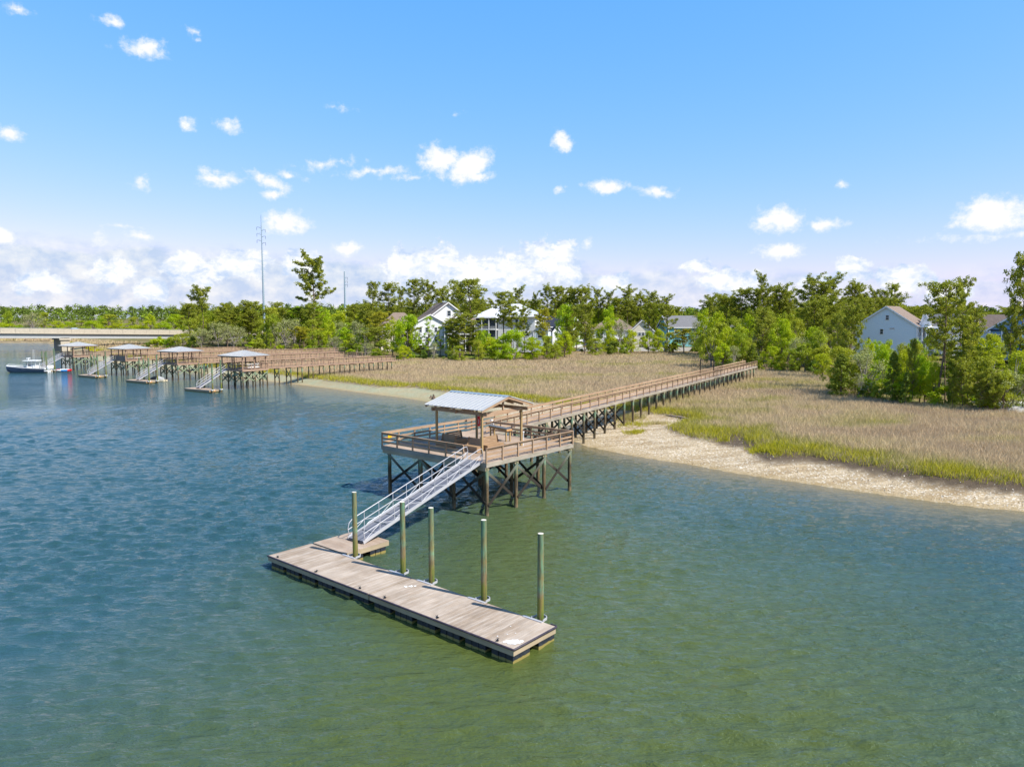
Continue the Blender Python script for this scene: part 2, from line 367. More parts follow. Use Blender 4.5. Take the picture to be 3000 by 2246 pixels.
def inpoly(P, poly):
    x, y = P[:,0], P[:,1]; c = np.zeros(len(P), bool); n = len(poly); j = n-1
    for i in range(n):
        xi, yi = poly[i]; xj, yj = poly[j]
        if yi != yj:
            c ^= ((yi > y) != (yj > y)) & (x < (xj-xi)*(y-yi)/(yj-yi)+xi)
        j = i
    return c
def dline(P, L):
    d = np.full(len(P), 1e9)
    for a, b in zip(L[:-1], L[1:]):
        ab = b-a; t = np.clip(((P-a)@ab)/(ab@ab), 0, 1); q = a+t[:,None]*ab
        d = np.minimum(d, np.hypot(*(P-q).T))
    return d
NG = rng.random((64, 64))
def vnoise(x, y):
    xi = np.floor(x).astype(int); yi = np.floor(y).astype(int); fx = x-xi; fy = y-yi
    fx = fx*fx*(3-2*fx); fy = fy*fy*(3-2*fy); g = lambda a, b: NG[a % 64, b % 64]
    return (g(xi,yi)*(1-fx)+g(xi+1,yi)*fx)*(1-fy)+(g(xi,yi+1)*(1-fx)+g(xi+1,yi+1)*fx)*fy
def fbm(x, y, o=4):
    s = 0; a = .5
    for k in range(o): s = s+a*vnoise(x*2**k+17*k, y*2**k+5*k); a *= .5
    return s/(1-.5**o)
BARS = [(at(15,1008,0), 14, 3.2, .5), (at(118,1011,0), 11, 2.6, .45)]
def terrain(P):
    dS = dline(P, S); dM = dline(P, Mm); dT = dline(P, T)
    land = inpoly(P, LAND); ml = inpoly(P, MLAND) & land; up = inpoly(P, UPLAND) & ml
    wob = fbm(P[:,0]*.22, P[:,1]*.22)-.5
    z = np.where(land, .93*dS/(dS+dM+1e-6), -np.clip(dS*.09, .02, 2.5))
    z = np.where(ml, .95+.27*np.clip(dM/1.2, 0, 1)+wob*.1, z)
    s = np.clip(dT/30, 0, 1); z = np.where(up, 1.22+1.3*s*s*(3-2*s)+wob*.25, z)
    beach = land & ~ml
    z = np.where(beach, z+np.minimum(dS*.1, .12)*wob*1.2, z)
    for c, rx, ry, h in BARS:
        q = ((P[:,0]-c[0])/rx)**2+((P[:,1]-c[1])/ry)**2
        z = np.maximum(z, h*(1-q)-.02*(q > 1))
    return z, dS, dM, dT, land, ml, up
def gz(x, y): return float(terrain(np.array([[x, y]], float))[0][0])
def axis(a, b, step, lo, hi, g=1.18):
    c = list(np.arange(a, b+.01, step)); s = step; v = b
    while v < hi: s *= g; v += s; c.append(v)
    s = step; v = a; pre = []
    while v > lo: s *= g; v -= s; pre.append(v)
    return np.array(pre[::-1]+c)
def sheet(xs, ys):
    X, Y = np.meshgrid(xs, ys); P = np.stack([X.ravel(), Y.ravel()], 1); nx, ny = len(xs), len(ys)
    i = np.arange(nx*ny).reshape(ny, nx); F = np.stack([i[:-1,:-1], i[:-1,1:], i[1:,1:], i[1:,:-1]], -1).reshape(-1, 4)
    return P, F
m, t = mat('ground'); geo = t.node('ShaderNodeNewGeometry').outputs['Position']
n1 = t.noise(geo, .35, 5, .6); n2 = t.noise(geo, 2.2, 5, .7); n3 = t.noise(geo, 9, 4, .75)
vor = t.node('ShaderNodeTexVoronoi'); t.put(geo, vor.inputs['Vector']); vor.inputs['Scale'].default_value = 8
sepz = t.node('ShaderNodeSeparateXYZ'); t.put(geo, sepz.inputs[0])
shell = t.mix(t.mapr(n1, .38, .62), (.31,.22,.11), (.42,.32,.19))
shell = t.mix(t.mapr(n3, .48, .62, 0, .5), shell, (.56,.48,.36))
stk = t.noise(t.mapping(geo, rot=(0,0,R(44)), scale=(.10,1,1)), 1.1, 4, .6)
shell = t.mix(t.mapr(stk, .46, .56, 0, .6), shell, (.54,.44,.30)); shell = t.mix(t.mapr(stk, .48, .38, 0, .45), shell, (.30,.21,.11))
shell = t.mix(t.mapr(n2, .54, .70, 0, .65), shell, (.40,.32,.22))
sepc = t.node('ShaderNodeSeparateColor'); t.put(vor.outputs['Color'], sepc.inputs[0])
shell = t.mix(t.math('MULTIPLY', t.mapr(sepc.outputs[0], .72, .8), .75), shell, (.25,.20,.13))
shell = t.mix(t.math('MULTIPLY', t.mapr(sepc.outputs[1], .86, .9), .6), shell, (.8,.75,.64))
mud = t.mix(t.mapr(n1, .35, .65), (.34,.29,.17), (.30,.32,.21)); mud = t.mix(t.mapr(n2, .5, .66, 0, .6), mud, (.50,.42,.28))
mud = t.mix(t.math('MULTIPLY', t.mapr(sepc.outputs[2], .90, .93), .6), mud, (.13,.11,.08))
c = t.mix(t.attr('mud'), shell, mud)
wet = t.mapr(t.math('ADD', sepz.outputs[2], t.math('MULTIPLY', t.math('SUBTRACT', n2, .5), .25)), .02, .22, 1, 0)
c = t.mix(t.math('MULTIPLY', wet, .55), c, (.30,.22,.10))
under = t.mix(n1, (.20,.15,.09), (.30,.22,.14)); under = t.mix(t.mapr(n2, .45, .6), under, (.15,.14,.05))
c = t.mix(t.attr('marsh'), c, under)
forest = t.mix(t.mapr(n1, .35, .65), (.16,.11,.06), (.09,.12,.02)); forest = t.mix(t.mapr(n2, .48, .62, 0, .8), forest, (.30,.21,.09))
c = t.mix(t.attr('up'), c, forest)
c = t.mix(t.attr('lawn'), c, t.mix(n2, (.14,.24,.02), (.24,.28,.04)))
c = t.mix(t.attr('bank'), c, (.10,.075,.05))
c = t.mix(t.mapr(sepz.outputs[2], -.04, -.35), c, (.02,.05,.045))
hb = t.math('ADD', t.math('MULTIPLY', n3, .5), t.math('MULTIPLY', vor.outputs['Distance'], .6))
princ(t, c, .95, spec=.15, bump=hb, bstr=.7, bdist=.07); M['ground'] = m
xs = axis(-135, 112, 1.0, -9000, 9000); ys = axis(38, 200, 1.0, -300, 9000, 1.09)
P, F = sheet(xs, ys); z, dS, dM, dT, land, ml, up = terrain(P)
mudm = np.clip((-P[:,0]-2+(P[:,1]-95)*.12)/5, 0, 1)*(land & ~ml)
mudm = np.maximum(mudm, 0.0)
for c_, rx, ry, h in BARS: mudm[((P[:,0]-c_[0])/rx)**2+((P[:,1]-c_[1])/ry)**2 < 1.3] = 0
lawn = np.zeros(len(P))
for (lx, ly, rr) in [(-28,232,12),(-12,226,9),(46,222,13),(33,232,9),(73,122,9),(-75,290,14)]:
    lawn = np.maximum(lawn, np.clip(2*(1-np.hypot(P[:,0]-lx, (P[:,1]-ly)*1.4)/rr), 0, 1))
ground = bpy.data.objects.new('ground', np_mesh('ground', np.column_stack([P, z]), F, M['ground'],
    dict(mud=mudm, marsh=(ml & ~up).astype(float), up=up.astype(float), lawn=lawn*up, bank=np.clip(2.3-dM/.9, 0, 1)*land*(P[:,0] > 21)+np.clip(1.2-dM/.6, 0, 1)*land*(P[:,0] <= 21)*(P[:,0] > -40)*.5), smooth=True))
col.objects.link(ground); tag(ground, kind='structure')
# ------------------------------------------------------------------ water
m, t = mat('river_water'); geo = t.node('ShaderNodeNewGeometry').outputs['Position']
w0 = t.mapping(geo, rot=(0,0,R(12)), scale=(.30, 1, 1)); w1 = t.mapping(geo, rot=(0,0,R(24)), scale=(.42, 1, 1)); w2 = t.mapping(geo, rot=(0,0,R(-12)), scale=(.5, 1.1, 1))
a0 = t.noise(w0, .62, 3, .5, .25); a1 = t.noise(w1, .95, 4, .55, .3); a2 = t.noise(w2, 2.3, 5, .66, .2); a3 = t.noise(geo, 8, 3, .6)
rid = t.math('SUBTRACT', 1, t.math('ABSOLUTE', t.math('MULTIPLY_ADD', a1, 2, -1)))
gust = t.noise(t.mapping(geo, rot=(0,0,R(20)), scale=(.35,1,1)), .06, 3, .5)
amp = t.mapr(gust, .35, .65, .65, 1.25)
hgt = t.math('ADD', t.math('MULTIPLY', a0, .10), t.math('MULTIPLY', t.math('POWER', rid, 2.0), .11))
hgt = t.math('ADD', hgt, t.math('MULTIPLY', a2, .19)); hgt = t.math('ADD', hgt, t.math('MULTIPLY', a3, .02))
hgt = t.math('MULTIPLY', hgt, amp)
dn = t.noise(geo, .03, 3, .5)
body = t.mix(t.mapr(dn, .35, .65), (.060,.084,.016), (.080,.104,.026))
body = t.mix(t.attr('teal_mix'), body, (.020,.068,.080))  # body colour turns teal towards the sides and far off
body = t.mix(t.attr('shal'), body, (.19,.145,.060))
b = princ(t, body, .05, spec=.8, bump=hgt, bstr=1, bdist=1.0); b.inputs['IOR'].default_value = 1.38; b.inputs['Specular Tint'].default_value = (.60,.86,1.0,1)
M['water'] = m
def yaxis():
    c = []; v = 14.0
    while v < 175: c.append(v); v += max(.08, .0030*v) if v < 80 else .24+(v-80)*.010
    s = 2.0; hi = []
    while v < 9000: hi.append(v); v += s; s *= 1.12
    lo = []; v = 14.0; s = .5
    while v > -300: v -= s; s *= 1.3; lo.append(v)
    return np.array(lo[::-1]+c+hi)
xs = axis(-95, 60, .22, -9000, 9000); ys = yaxis()
P, F = sheet(xs, ys); dS = np.full(len(P), 999.)
nearw = (np.abs(P[:,0]) < 2000) & (P[:,1] < 1500); dS[nearw] = dline(P[nearw], S)
# wind waves: a sum of small travelling waves, shorter ones only where the sheet is fine enough
stepy = np.interp(P[:,1], ys, np.gradient(ys)); stepx = np.interp(P[:,0], xs, np.gradient(xs)); zw = np.zeros(len(P)); WR = np.random.default_rng(5); NW = 74
gst = .75+.6*(fbm(P[:,0]*.035+50, P[:,1]*.05+9)-.5)*2
for i in range(NW):
    lam = .38*(1.8/.38)**WR.random(); th_ = np.radians(-98+WR.normal(0, 20)); kx, ky = 2*np.pi/lam*np.cos(th_), 2*np.pi/lam*np.sin(th_)
    ph = WR.random()*6.283; att = np.clip((lam/np.maximum(stepy, stepx*abs(np.cos(th_))*1.2)-2.1)/1.2, 0, 1)
    grp = .65+.7*vnoise(P[:,0]/(lam*5)+i*3.1, P[:,1]/(lam*5)+i*7.7)
    zw += .036*lam/6.283*att*grp*np.sin(kx*P[:,0]+ky*P[:,1]+ph)
zw = (zw+5.0*zw*zw)*gst*np.clip(dS/6, .15, 1)
water = bpy.data.objects.new('water', np_mesh('water', np.column_stack([P, zw]), F, m, dict(shal=np.exp(-dS/4.5), teal_mix=np.clip((np.where(P[:,0] < 1, (1-P[:,0])*1.0, (P[:,0]-4)*.8)+(P[:,1]-24)*.32-5)/20+.5*(fbm(P[:,0]*.04+3, P[:,1]*.06)-.5), 0, 1)*.9), smooth=True))
col.objects.link(water); tag(water, kind='structure')
print('water verts', len(P))
# ------------------------------------------------------------------ marsh grass
m, t = mat('marsh_grass'); tint = t.attr('tint'); r = t.attr('rnd')
tt = t.math('ADD', tint, t.math('MULTIPLY', t.math('SUBTRACT', r, .5), .22))
c = t.ramp(tt, [(0,(.56,.425,.275)), (.22,(.66,.52,.32)), (.42,(.58,.48,.24)), (.60,(.40,.38,.10)), (.8,(.52,.47,.024)), (1,(.32,.37,.03))])
c = t.mix(t.mapr(r, .0, 1, 0, .35), c, t.mix(1, c, (.62,.58,.55,1), 'MULTIPLY'))
d = t.node('ShaderNodeBsdfDiffuse'); t.put(c, d.inputs[0]); tr = t.node('ShaderNodeBsdfTranslucent'); t.put(c, tr.inputs[0])
a = t.node('ShaderNodeMixShader'); a.inputs[0].default_value = .3; t.l.new(d.outputs[0], a.inputs[1]); t.l.new(tr.outputs[0], a.inputs[2]); t.l.new(a.outputs[0], t.out.inputs[0])
M['grass'] = m
def blades(P, z, h, tint, w, K=6, spread=.32, lean=.5):
    n = len(P); P = np.repeat(P, K, 0); z = np.repeat(z, K); h = np.repeat(h, K)*rng.uniform(.6, 1.15, n*K); tint = np.repeat(tint, K); w = np.repeat(w, K)
    N = n*K; off = rng.normal(0, spread, (N, 2)); th = rng.uniform(0, np.pi, N); ln = rng.normal(0, lean, (N, 2))*h[:,None]+np.array([.10, -.02])*h[:,None]
    bx = np.cos(th)*w/2; by = np.sin(th)*w/2; x = P[:,0]+off[:,0]; y = P[:,1]+off[:,1]
    V = np.empty((N, 3, 3)); V[:,0] = np.column_stack([x-bx, y-by, z-.05]); V[:,1] = np.column_stack([x+bx, y+by, z-.05])
    V[:,2] = np.column_stack([x+ln[:,0], y+ln[:,1], z+h]); return V.reshape(-1, 3), tint
VV, TT = [], []
def scatter(x0, x1, y0, y1, dens, w, hh):
    n = int((x1-x0)*(y1-y0)*dens); P = np.column_stack([rng.uniform(x0, x1, n), rng.uniform(y0, y1, n)])
    P = P[np.abs(P[:,0]) < P[:,1]*.80+8]
    z, dS, dM, dT, land, ml, up = terrain(P); k = ml & (~up | (dT < 3.5)); P, z, dM, dT = P[k], z[k], dM[k], dT[k]
    nz = fbm(P[:,0]*.05, P[:,1]*.09+3); nz2 = fbm(P[:,0]*.3+9, P[:,1]*.3)
    east = P[:,0] > -8+(P[:,1]-90)*.1
    bandw = np.where(east, 2+8*nz2, 3+6*nz2)
    edge = np.clip(1.35-dM/bandw, 0, 1)*rng.uniform(.8, 1.1, len(P))
    nz3 = fbm(P[:,0]*.11+40, P[:,1]*.35+7)
    tint = np.clip(.13+.75*(nz3-.5)+.34*(nz2-.5)+np.clip((nz-.57)*3.0, 0, .26), 0, 1)
    tint = np.maximum(tint, edge*(.62+.25*nz2)); h = hh*(.55+.6*nz2+.35*nz3)*(1-.3*edge)
    V, tn = blades(P, z, h, tint, np.full(len(P), w)*rng.uniform(.7, 1.3, len(P)))
    VV.append(V); TT.append(tn)
scatter(-10, 110, 45, 112, 9, .06, .78)
scatter(-60, 130, 112, 175, 4.4, .09, .8)
scatter(-140, 130, 175, 275, 2, .14, .9)
scatter(-330, 30, 275, 500, .35, .5, 1.1)
V = np.concatenate(VV); tn = np.concatenate(TT); F = np.arange(len(V)).reshape(-1, 3)
g = bpy.data.objects.new('marsh_grass', np_mesh('marsh_grass', V, F, M['grass'], {}, dict(tint=tn, rnd=rng.random(len(F)))))
col.objects.link(g); tag(g, 'tan and green salt marsh grass covering the flat between beach and trees', 'grass', kind='stuff')
print('grass tris', len(F))
# tufts that stand alone on the shell beach: countable
for i, (px, py, rad, cnt, tv, hh, lab) in enumerate([(1845,1228,1.9,150,.5,.8,'dry grass clump by the upper boardwalk posts on the shell beach'),(1855,1243,2.6,120,.7,.4,'low straggling green grass patch on the shells just below the driftwood sand'),
        (1857,1267,1.2,110,.75,.35,'small lone yellow green grass tuft in the middle of the shell beach'),(2262,1328,2.2,260,.85,.5,'bright yellow green grass tongue at the foot of the marsh bank'),(1925,1246,1.4,60,.45,.5,'sparse dry grass tuft beside the end of the beach inlet')]):
    c = at(px, py, .6); n = cnt; P = np.column_stack([c[0]+np.clip(rng.normal(0, rad*.5, n), -rad, rad), c[1]+np.clip(rng.normal(0, rad*.5, n), -rad, rad)]); z = terrain(P)[0]
    V, tn = blades(P, z, np.full(n, hh), np.full(n, tv), np.full(n, .05), K=7, spread=.12); F = np.arange(len(V)).reshape(-1, 3)
    V = V-np.array([c[0], c[1], .5])
    o = bpy.data.objects.new('grass_clump', np_mesh('grass_clump', V, F, M['grass'], {}, dict(tint=tn, rnd=rng.random(len(F)))))
    o.location = (c[0], c[1], .5); col.objects.link(o); tag(o, lab, 'grass clump')
# shells and oyster clusters strewn over the beach
n = 45000; P = np.column_stack([rng.uniform(0, 60, n), rng.uniform(46, 95, n)]); z, dS, dM, dT, land, ml, up = terrain(P)
k = land & ~ml & (rng.random(n) < np.clip(.25+1.5*(fbm(P[:,0]*.15, P[:,1]*.3)-.35), 0, 1)); P, z = P[k], z[k]; N = len(P)
s_ = rng.uniform(.02, .06, N); th = rng.uniform(0, 6.28, N); tl = rng.normal(0, .5, N)
a = np.column_stack([np.cos(th)*s_, np.sin(th)*s_, tl*s_]); b_ = np.column_stack([-np.sin(th)*s_*.6, np.cos(th)*s_*.6, rng.normal(0, .5, N)*s_])
c0 = np.column_stack([P, z+.03]); V = np.stack([c0-a, c0-b_, c0+a, c0+b_], 1).reshape(-1, 3); F = np.arange(len(V)).reshape(-1, 4)
m, t = mat('oyster_shells'); princ(t, t.ramp(t.attr('rnd'), [(0,(.12,.09,.06)), (.35,(.38,.29,.18)), (.7,(.62,.54,.42)), (1,(.84,.80,.72))]), .8); M['shells'] = m
o = bpy.data.objects.new('oyster_shells', np_mesh('oyster_shells', V, F, m, {}, dict(rnd=rng.random(N)))); col.objects.link(o)
tag(o, 'loose pale oyster shells strewn over the beach', 'shells', kind='stuff')
M['steeld2'] = simple('dark_seam_steel', (.06,.06,.075), .6, .2, .3, .1)  # dark steel cross members showing as seams between the treads
# ------------------------------------------------------------------ timber piers: parts in a local frame (x away from the river, y to the left)
def box_mesh(name, sx, sy, sz, mt, z0=0):
    b = MB(); b.beam((0,0,z0), (0,0,z0+sz), sx, sy, up=(0,1,0)); return b.mesh(name, mt)
def railing(root, p0, p1, z, mt, npost, pm, capw=.15, side=1, skip=(), mids=(.44,.74), bh=.145):
    """railing from p0 to p1 (xy) standing on deck height z: cap, three boards, a post at each division"""
    p0 = Vector((*p0, 0)); p1 = Vector((*p1, 0)); d = (p1-p0).normalized(); nrm = Vector((-d.y, d.x, 0))*side
    b = MB(); L = (p1-p0).length; nb = max(1, round(L/4.6))
    for k in range(nb):
        a = p0+d*(L*k/nb); c = p0+d*(L*(k+1)/nb-.006); rz = Vector((0,0,1))
        b.beam(a+rz*(z+1.06), c+rz*(z+1.06), capw, .04)
        b.beam(a+rz*(z+.955)+nrm*.07, c+rz*(z+.955)+nrm*.07, .035, bh)
        for h in mids: b.beam(a+rz*(z+1.03-h)+nrm*.07, c+rz*(z+1.03-h)+nrm*.07, .035, bh*.95)
    r = b.build('railing', mt, root)
    for i in range(npost+1):
        if i in skip: continue
        q = p0+d*(L*i/npost)-nrm*.0; put('post', pm, r, (q.x, q.y, z), math.atan2(d.y, d.x))
    return r
def boards(root, name, x0, x1, y0, y1, z, w, mt, along='y', th=.035):
    b = MB(); n = round(((x1-x0) if along == 'y' else (y1-y0))/w)
    for i in range(n):
        if along == 'y': c = x0+(i+.5)*(x1-x0)/n; b.beam((c,y0,z-th/2), (c,y1,z-th/2+random.uniform(0,.004)), (x1-x0)/n*.94, th)
        else: c = y0+(i+.5)*(y1-y0)/n; b.beam((x0,c,z-th/2), (x1,c,z-th/2+random.uniform(0,.004)), (y1-y0)/n*.93, th)
    return b.build(name, mt, root)
def pile_mesh(name, r, z0, z1, mt, n=12):
    b = MB(); zs = np.linspace(z0, z1, 7); b.tube([(random.uniform(-.012,.012), random.uniform(-.012,.012), z) for z in zs], [r*(1.04-.08*i/6+random.uniform(-.02,.02)) for i in range(7)], n)
    return b.mesh(name, mt)
def xbrace(root, a, b_, z0, z1, mt, off):
    m = MB(); o = Vector(off)
    m.beam(Vector((*a, z1))+o, Vector((*b_, z0))+o, .05, .20, up=(0,0,1)); m.beam(Vector((*b_, z1))-o, Vector((*a, z0))-o, .05, .20, up=(0,0,1))
    return m.build('cross_brace', mt, root)
PM_near = box_mesh('post', .10, .10, 1.36, M['rail'], -.33)
PM_far = box_mesh('post', .11, .11, 1.40, M['red_wood'], -.35)
PILE = pile_mesh('piling', .145, -1.6, 3.5, M['pileb'])
PILE_s = pile_mesh('piling', .13, -1.6, 3.6, M['pileb'], 8)
TH = .6996; RZ = math.pi/2-TH
Fw = Vector((-1.80, 50.23, 0)); uN = Vector((math.sin(TH), math.cos(TH), 0)); vN = Vector((-math.cos(TH), math.sin(TH), 0))
DZ = 3.80
# ---- the near pier head
pier = empty('pier_platform', Fw, RZ, 'large square timber pier head on barnacled piles with railings, nearest the camera', 'pier')
LX, LY = 10.45, 11.25
boards(pier, 'deck', 0, LX, 0, LY, DZ, .142, M['deck_old'], 'y')
b = MB()
for y in (-.03,): b.beam((-.05,y,DZ-.16), (LX+.05,y,DZ-.16), .045, .29); 
b.beam((-.05,LY+.03,DZ-.16), (LX+.05,LY+.03,DZ-.16), .045, .29); b.beam((LX+.03,0,DZ-.16), (LX+.03,LY,DZ-.16), .045, .29)
b.beam((-.03,0,DZ-.16), (-.03,LY,DZ-.16), .045, .29); b.build('skirt_board', M['skirt'], pier)
b = MB(); b.beam((-.06,.0,DZ-.43), (-.06,LY-.3,DZ-.43), .05, .26); b.build('skirt_board', M['frame'], pier)
b = MB()
for x in (.15,3.4,6.8,10.2): b.beam((x-.17,.05,DZ-.42), (x-.17,LY-.1,DZ-.42), .07, .24); b.beam((x+.17,.05,DZ-.42), (x+.17,LY-.1,DZ-.42), .07, .24)
for k in range(18): b.beam((.02,.4+k*.62,DZ-.17), (LX-.02,.4+k*.62,DZ-.17), .045, .24)
b.build('girder', M['frame'], pier)
railing(pier, (0,LY), (0,2.25), DZ, M['rail'], 5, PM_near)
railing(pier, (0,0), (LX,0), DZ, M['rail'], 6, PM_near)
railing(pier, (LX,0), (LX,8.6), DZ, M['rail'], 4, PM_near, skip=(0,))
railing(pier, (LX,LY), (0,LY), DZ, M['rail'], 6, PM_near, skip=(6,))
PXs = (.15,3.4,6.8,10.2); PYs = (.12,3.4,6.9,10.55)
for x in PXs:
    for y in PYs: put('piling', PILE, pier, (x, y, 0), random.random()*6)
for i in range(3):
    for y in (.12, 6.9): xbrace(pier, (PXs[i], y), (PXs[i+1], y), .75, 3.25, M['brace'], (0,.17,0))
    for x in (.15, 6.8): xbrace(pier, (x, PYs[i]), (x, PYs[i+1]), .9, 3.25, M['brace'], (.17,0,0))
# ---- gable pavilion
pav = empty('pavilion', Fw+uN*4.83+vN*5.1+Vector((0,0,DZ)), RZ, 'open timber pavilion with a ribbed pale metal gable roof on the near pier head', 'pavilion')
pm = box_mesh('post', .15, .15, 2.98, M['post'])
for x in (-2.33, 2.32):
    for y in (-2.4, 2.45): put('post', pm, pav, (x, y, 0))
b = MB()
for x in (-2.42, 2.41): b.beam((x,-3.0,3.02), (x,2.95,3.02), .05, .26)
for y in (-2.48, 2.53, .02): b.beam((-2.75,y,3.0), (2.75,y,3.0), .05, .22)
for y in (-2.48, 2.53): b.beam((0,y,3.1), (0,y,4.0), .12, .12, up=(0,1,0))
b.beam((0,-2.95,4.03), (0,2.95,4.03), .05, .2)
b.build('beam', M['rail'], pav)
b = MB()
for sx in (-1, 1):
    for y in (-3.02,-2.0,-1,0,1,2,3.0): b.beam((sx*3.02,y,3.26), (0,y,4.08), .045, .16)
    for k in range(6): b.beam((sx*(.4+k*.5),-3.0,4.17-(.4+k*.5)*.272), (sx*(.4+k*.5),3.0,4.17-(.4+k*.5)*.272), .09, .035)
b.build('rafter', M['rail'], pav)
b = MB()
for sx in (-1, 1):
    e0 = Vector((sx*3.04,0,3.37)); r0 = Vector((0,0,4.215)); mid = (e0+r0)/2; 
    b.beam(e0+Vector((0,-3.08,0)), e0+Vector((0,-3.08,0)), .1, .1)
    up = Vector((sx*.27,0,.96))
    for k in range(1): b.beam(e0, r0, 6.16, .025, up=up, rnd=.5)
    for k in range(15):
        y = -3.06+k*.437; b.beam(e0+Vector((0,y,0))+up*.03, r0+Vector((0,y,0))+up*.03, .045, .05, up=up, rnd=.5)
b.build('roof_panel', M['roofm'], pav)
b = MB()
for sx in (-1, 1): b.beam((sx*.0,-3.1,4.25), (sx*.0,3.1,4.25), .02, .02); b.beam(Vector((sx*.14,-3.11,4.225)), Vector((sx*.14,3.11,4.225)), .28, .02, up=(sx*.27,0,.96))
b.build('ridge_cap', M['steel'], pav)
# ---- benches
def bench(w, loc, rz, label):
    e = empty('bench', loc, rz, label, 'bench', 'slatted timber benches under the pavilion')
    b = MB()
    for k in range(4): b.beam((-w/2,-.50+k*.135,.42), (w/2,-.50+k*.135,.42), .125, .035)
    b.build('seat', M['bench'], e)
    b = MB()
    for k in range(4): z = .40+k*.15; b.beam((-w/2,.04+z*.16,z+.06), (w/2,.04+z*.16,z+.06), .035, .128, up=(0,.16,1))
    b.build('backrest', M['bench'], e)
    b = MB()
    for k in range(3): b.beam((-w/2,-.56,.08+k*.13), (w/2,-.56,.08+k*.13), .03, .12)
    for x in (-w/2+.02, w/2-.02): b.quad([(x,-.56,.0),(x,0,.0),(x,.16,.95),(x,.08,.97),(x,-.05,.42),(x,-.56,.42)], .4); b.beam((x,.05,.0), (x,.2,1.0), .04, .1, up=(0,1,0))
    b.build('base', M['bench'], e); return e
PW = lambda s, t, z=DZ+.003: Fw+uN*s+vN*t+Vector((0,0,z))
bench(1.5, PW(2.95, 6.75), RZ-math.pi/2, 'slatted bench facing the river beside the left pavilion post')
bench(1.6, PW(4.35, 7.3), RZ, 'slatted bench at the far left of the pavilion, turned sideways to the river')
bench(1.5, PW(3.0, 3.95), RZ-math.pi/2, 'slatted bench facing the river just left of the front pavilion post')
bench(1.9, PW(4.45, 3.6), RZ, 'sunlit slatted bench on the right, behind the front pavilion post')
tb = empty('bar_table', PW(8.2, 5.85), RZ-.22, 'tall narrow timber table with a dark grey top behind the pavilion', 'table')
b = MB(); b.box((0,0,1.05), .55, 2.55, .035); b.build('tabletop', M['slate'], tb)
b = MB(); 
for x in (-.27,.27): b.beam((x,-1.25,.96), (x,1.25,.96), .04, .14)
for y in (-1.26,1.26): b.beam((-.27,y,.96), (.27,y,.96), .04, .14)
b.build('apron', M['orange_wood'], tb)
lm = box_mesh('leg', .1, .1, 1.0, M['post'])
for x in (-.2,.2):
    for y in (-1.1,1.1): put('leg', lm, tb, (x, y, 0))
b = MB(PW(7.05, 7.4, DZ+1.25)); b.tube([PW(7.05,7.22,DZ+1.15), PW(7.05,7.22,DZ+2.0)], .13, 10); o = b.build('rescue_float_bag', M['red'])
tag(o, 'red rescue float bag with white lettering hung on the back pavilion post', 'rescue float')
b = MB(); 
for k in range(4): b.box(PW(6.94,7.13,DZ+1.40+k*.1)-PW(7.05,7.4,DZ+1.25), .02, .05, .07, RZ)
b.build('lettering', M['white'], o)
b = MB(PW(.7, 11.14, DZ+.6)); b.box(PW(.7,11.14,DZ+.72), .38, .03, .36, RZ); o = b.build('warning_sign', M['yellow']); tag(o, 'small orange sign fixed inside the far left railing corner', 'sign')
b = MB(PW(7.0, 2.35, DZ)); b.tube([PW(7.0,2.35,DZ), PW(7.0,2.35,DZ+1.15)], .025, 8); b.box(PW(7.0,2.35,DZ+1.15), .1, .1, .1, RZ); o = b.build('water_pipe', M['white']); tag(o, 'thin white stand pipe beside the right pavilion post', 'pipe')
b = MB(PW(10.45, 8.7, DZ+.9)); b.box(PW(10.4,8.75,DZ+1.12), .2, .16, .16, RZ); b.box(PW(10.2,8.5,DZ+.8), .06, .35, .22, RZ); o = b.build('utility_box', M['white']); tag(o, 'small white utility box at the free end of the back railing', 'utility box')
# ---- boardwalk to the shore
d = Vector((.5135,.8581,0)); W0 = Vector((-1.98, 63.28, 0))-d*.9; wrz = math.atan2(d.y, d.x); WL = 105.8
bw = empty('boardwalk', W0, wrz, 'long straight timber boardwalk climbing over the marsh from the near pier head to the wood', 'boardwalk')
boards(bw, 'deck', 0, WL, -.02, 2.5, DZ-.006, .145, M['deck_old'], 'y')
b = MB(); 
for k in range(24):
    for y in (-.05, 2.53): b.beam((k*WL/24,y,DZ-.17), ((k+1)*WL/24-.01,y,DZ-.17), .045, .28)
b.build('skirt_board', M['skirt'], bw)
railing(bw, (0.4,0), (WL,0), DZ, M['rail'], 44, PM_near, skip=(0,))
railing(bw, (WL,2.48), (0.9,2.48), DZ, M['rail'], 44, PM_near, skip=(44,))
NB = 35
for k in range(NB):
    x = 2.6+k*2.95; w = W0+d*x; zg = gz(w.x, w.y)
    for y in (.02, 2.42):
        put('piling', PILE, bw, (x, y, 0), random.random()*6)
    if k < 11: xbrace(bw, (x,.02), (x,2.42), max(zg+.25, .8), 3.2, M['brace'], (.16,0,0))
    if k < 9:
        m_ = MB(); m_.beam((x,-.14,3.2), (x+2.95,-.14,max(zg+.4, 1.2)), .05, .18); m_.build('diagonal_brace', M['brace'], bw)
b = MB()
for k in range(NB): x = 2.6+k*2.95; b.beam((x-.17,-.1,DZ-.42), (x-.17,2.58,DZ-.42), .06, .22); b.beam((x+.17,-.1,DZ-.42), (x+.17,2.58,DZ-.42), .06, .22)
b.build('girder', M['frame'], bw)
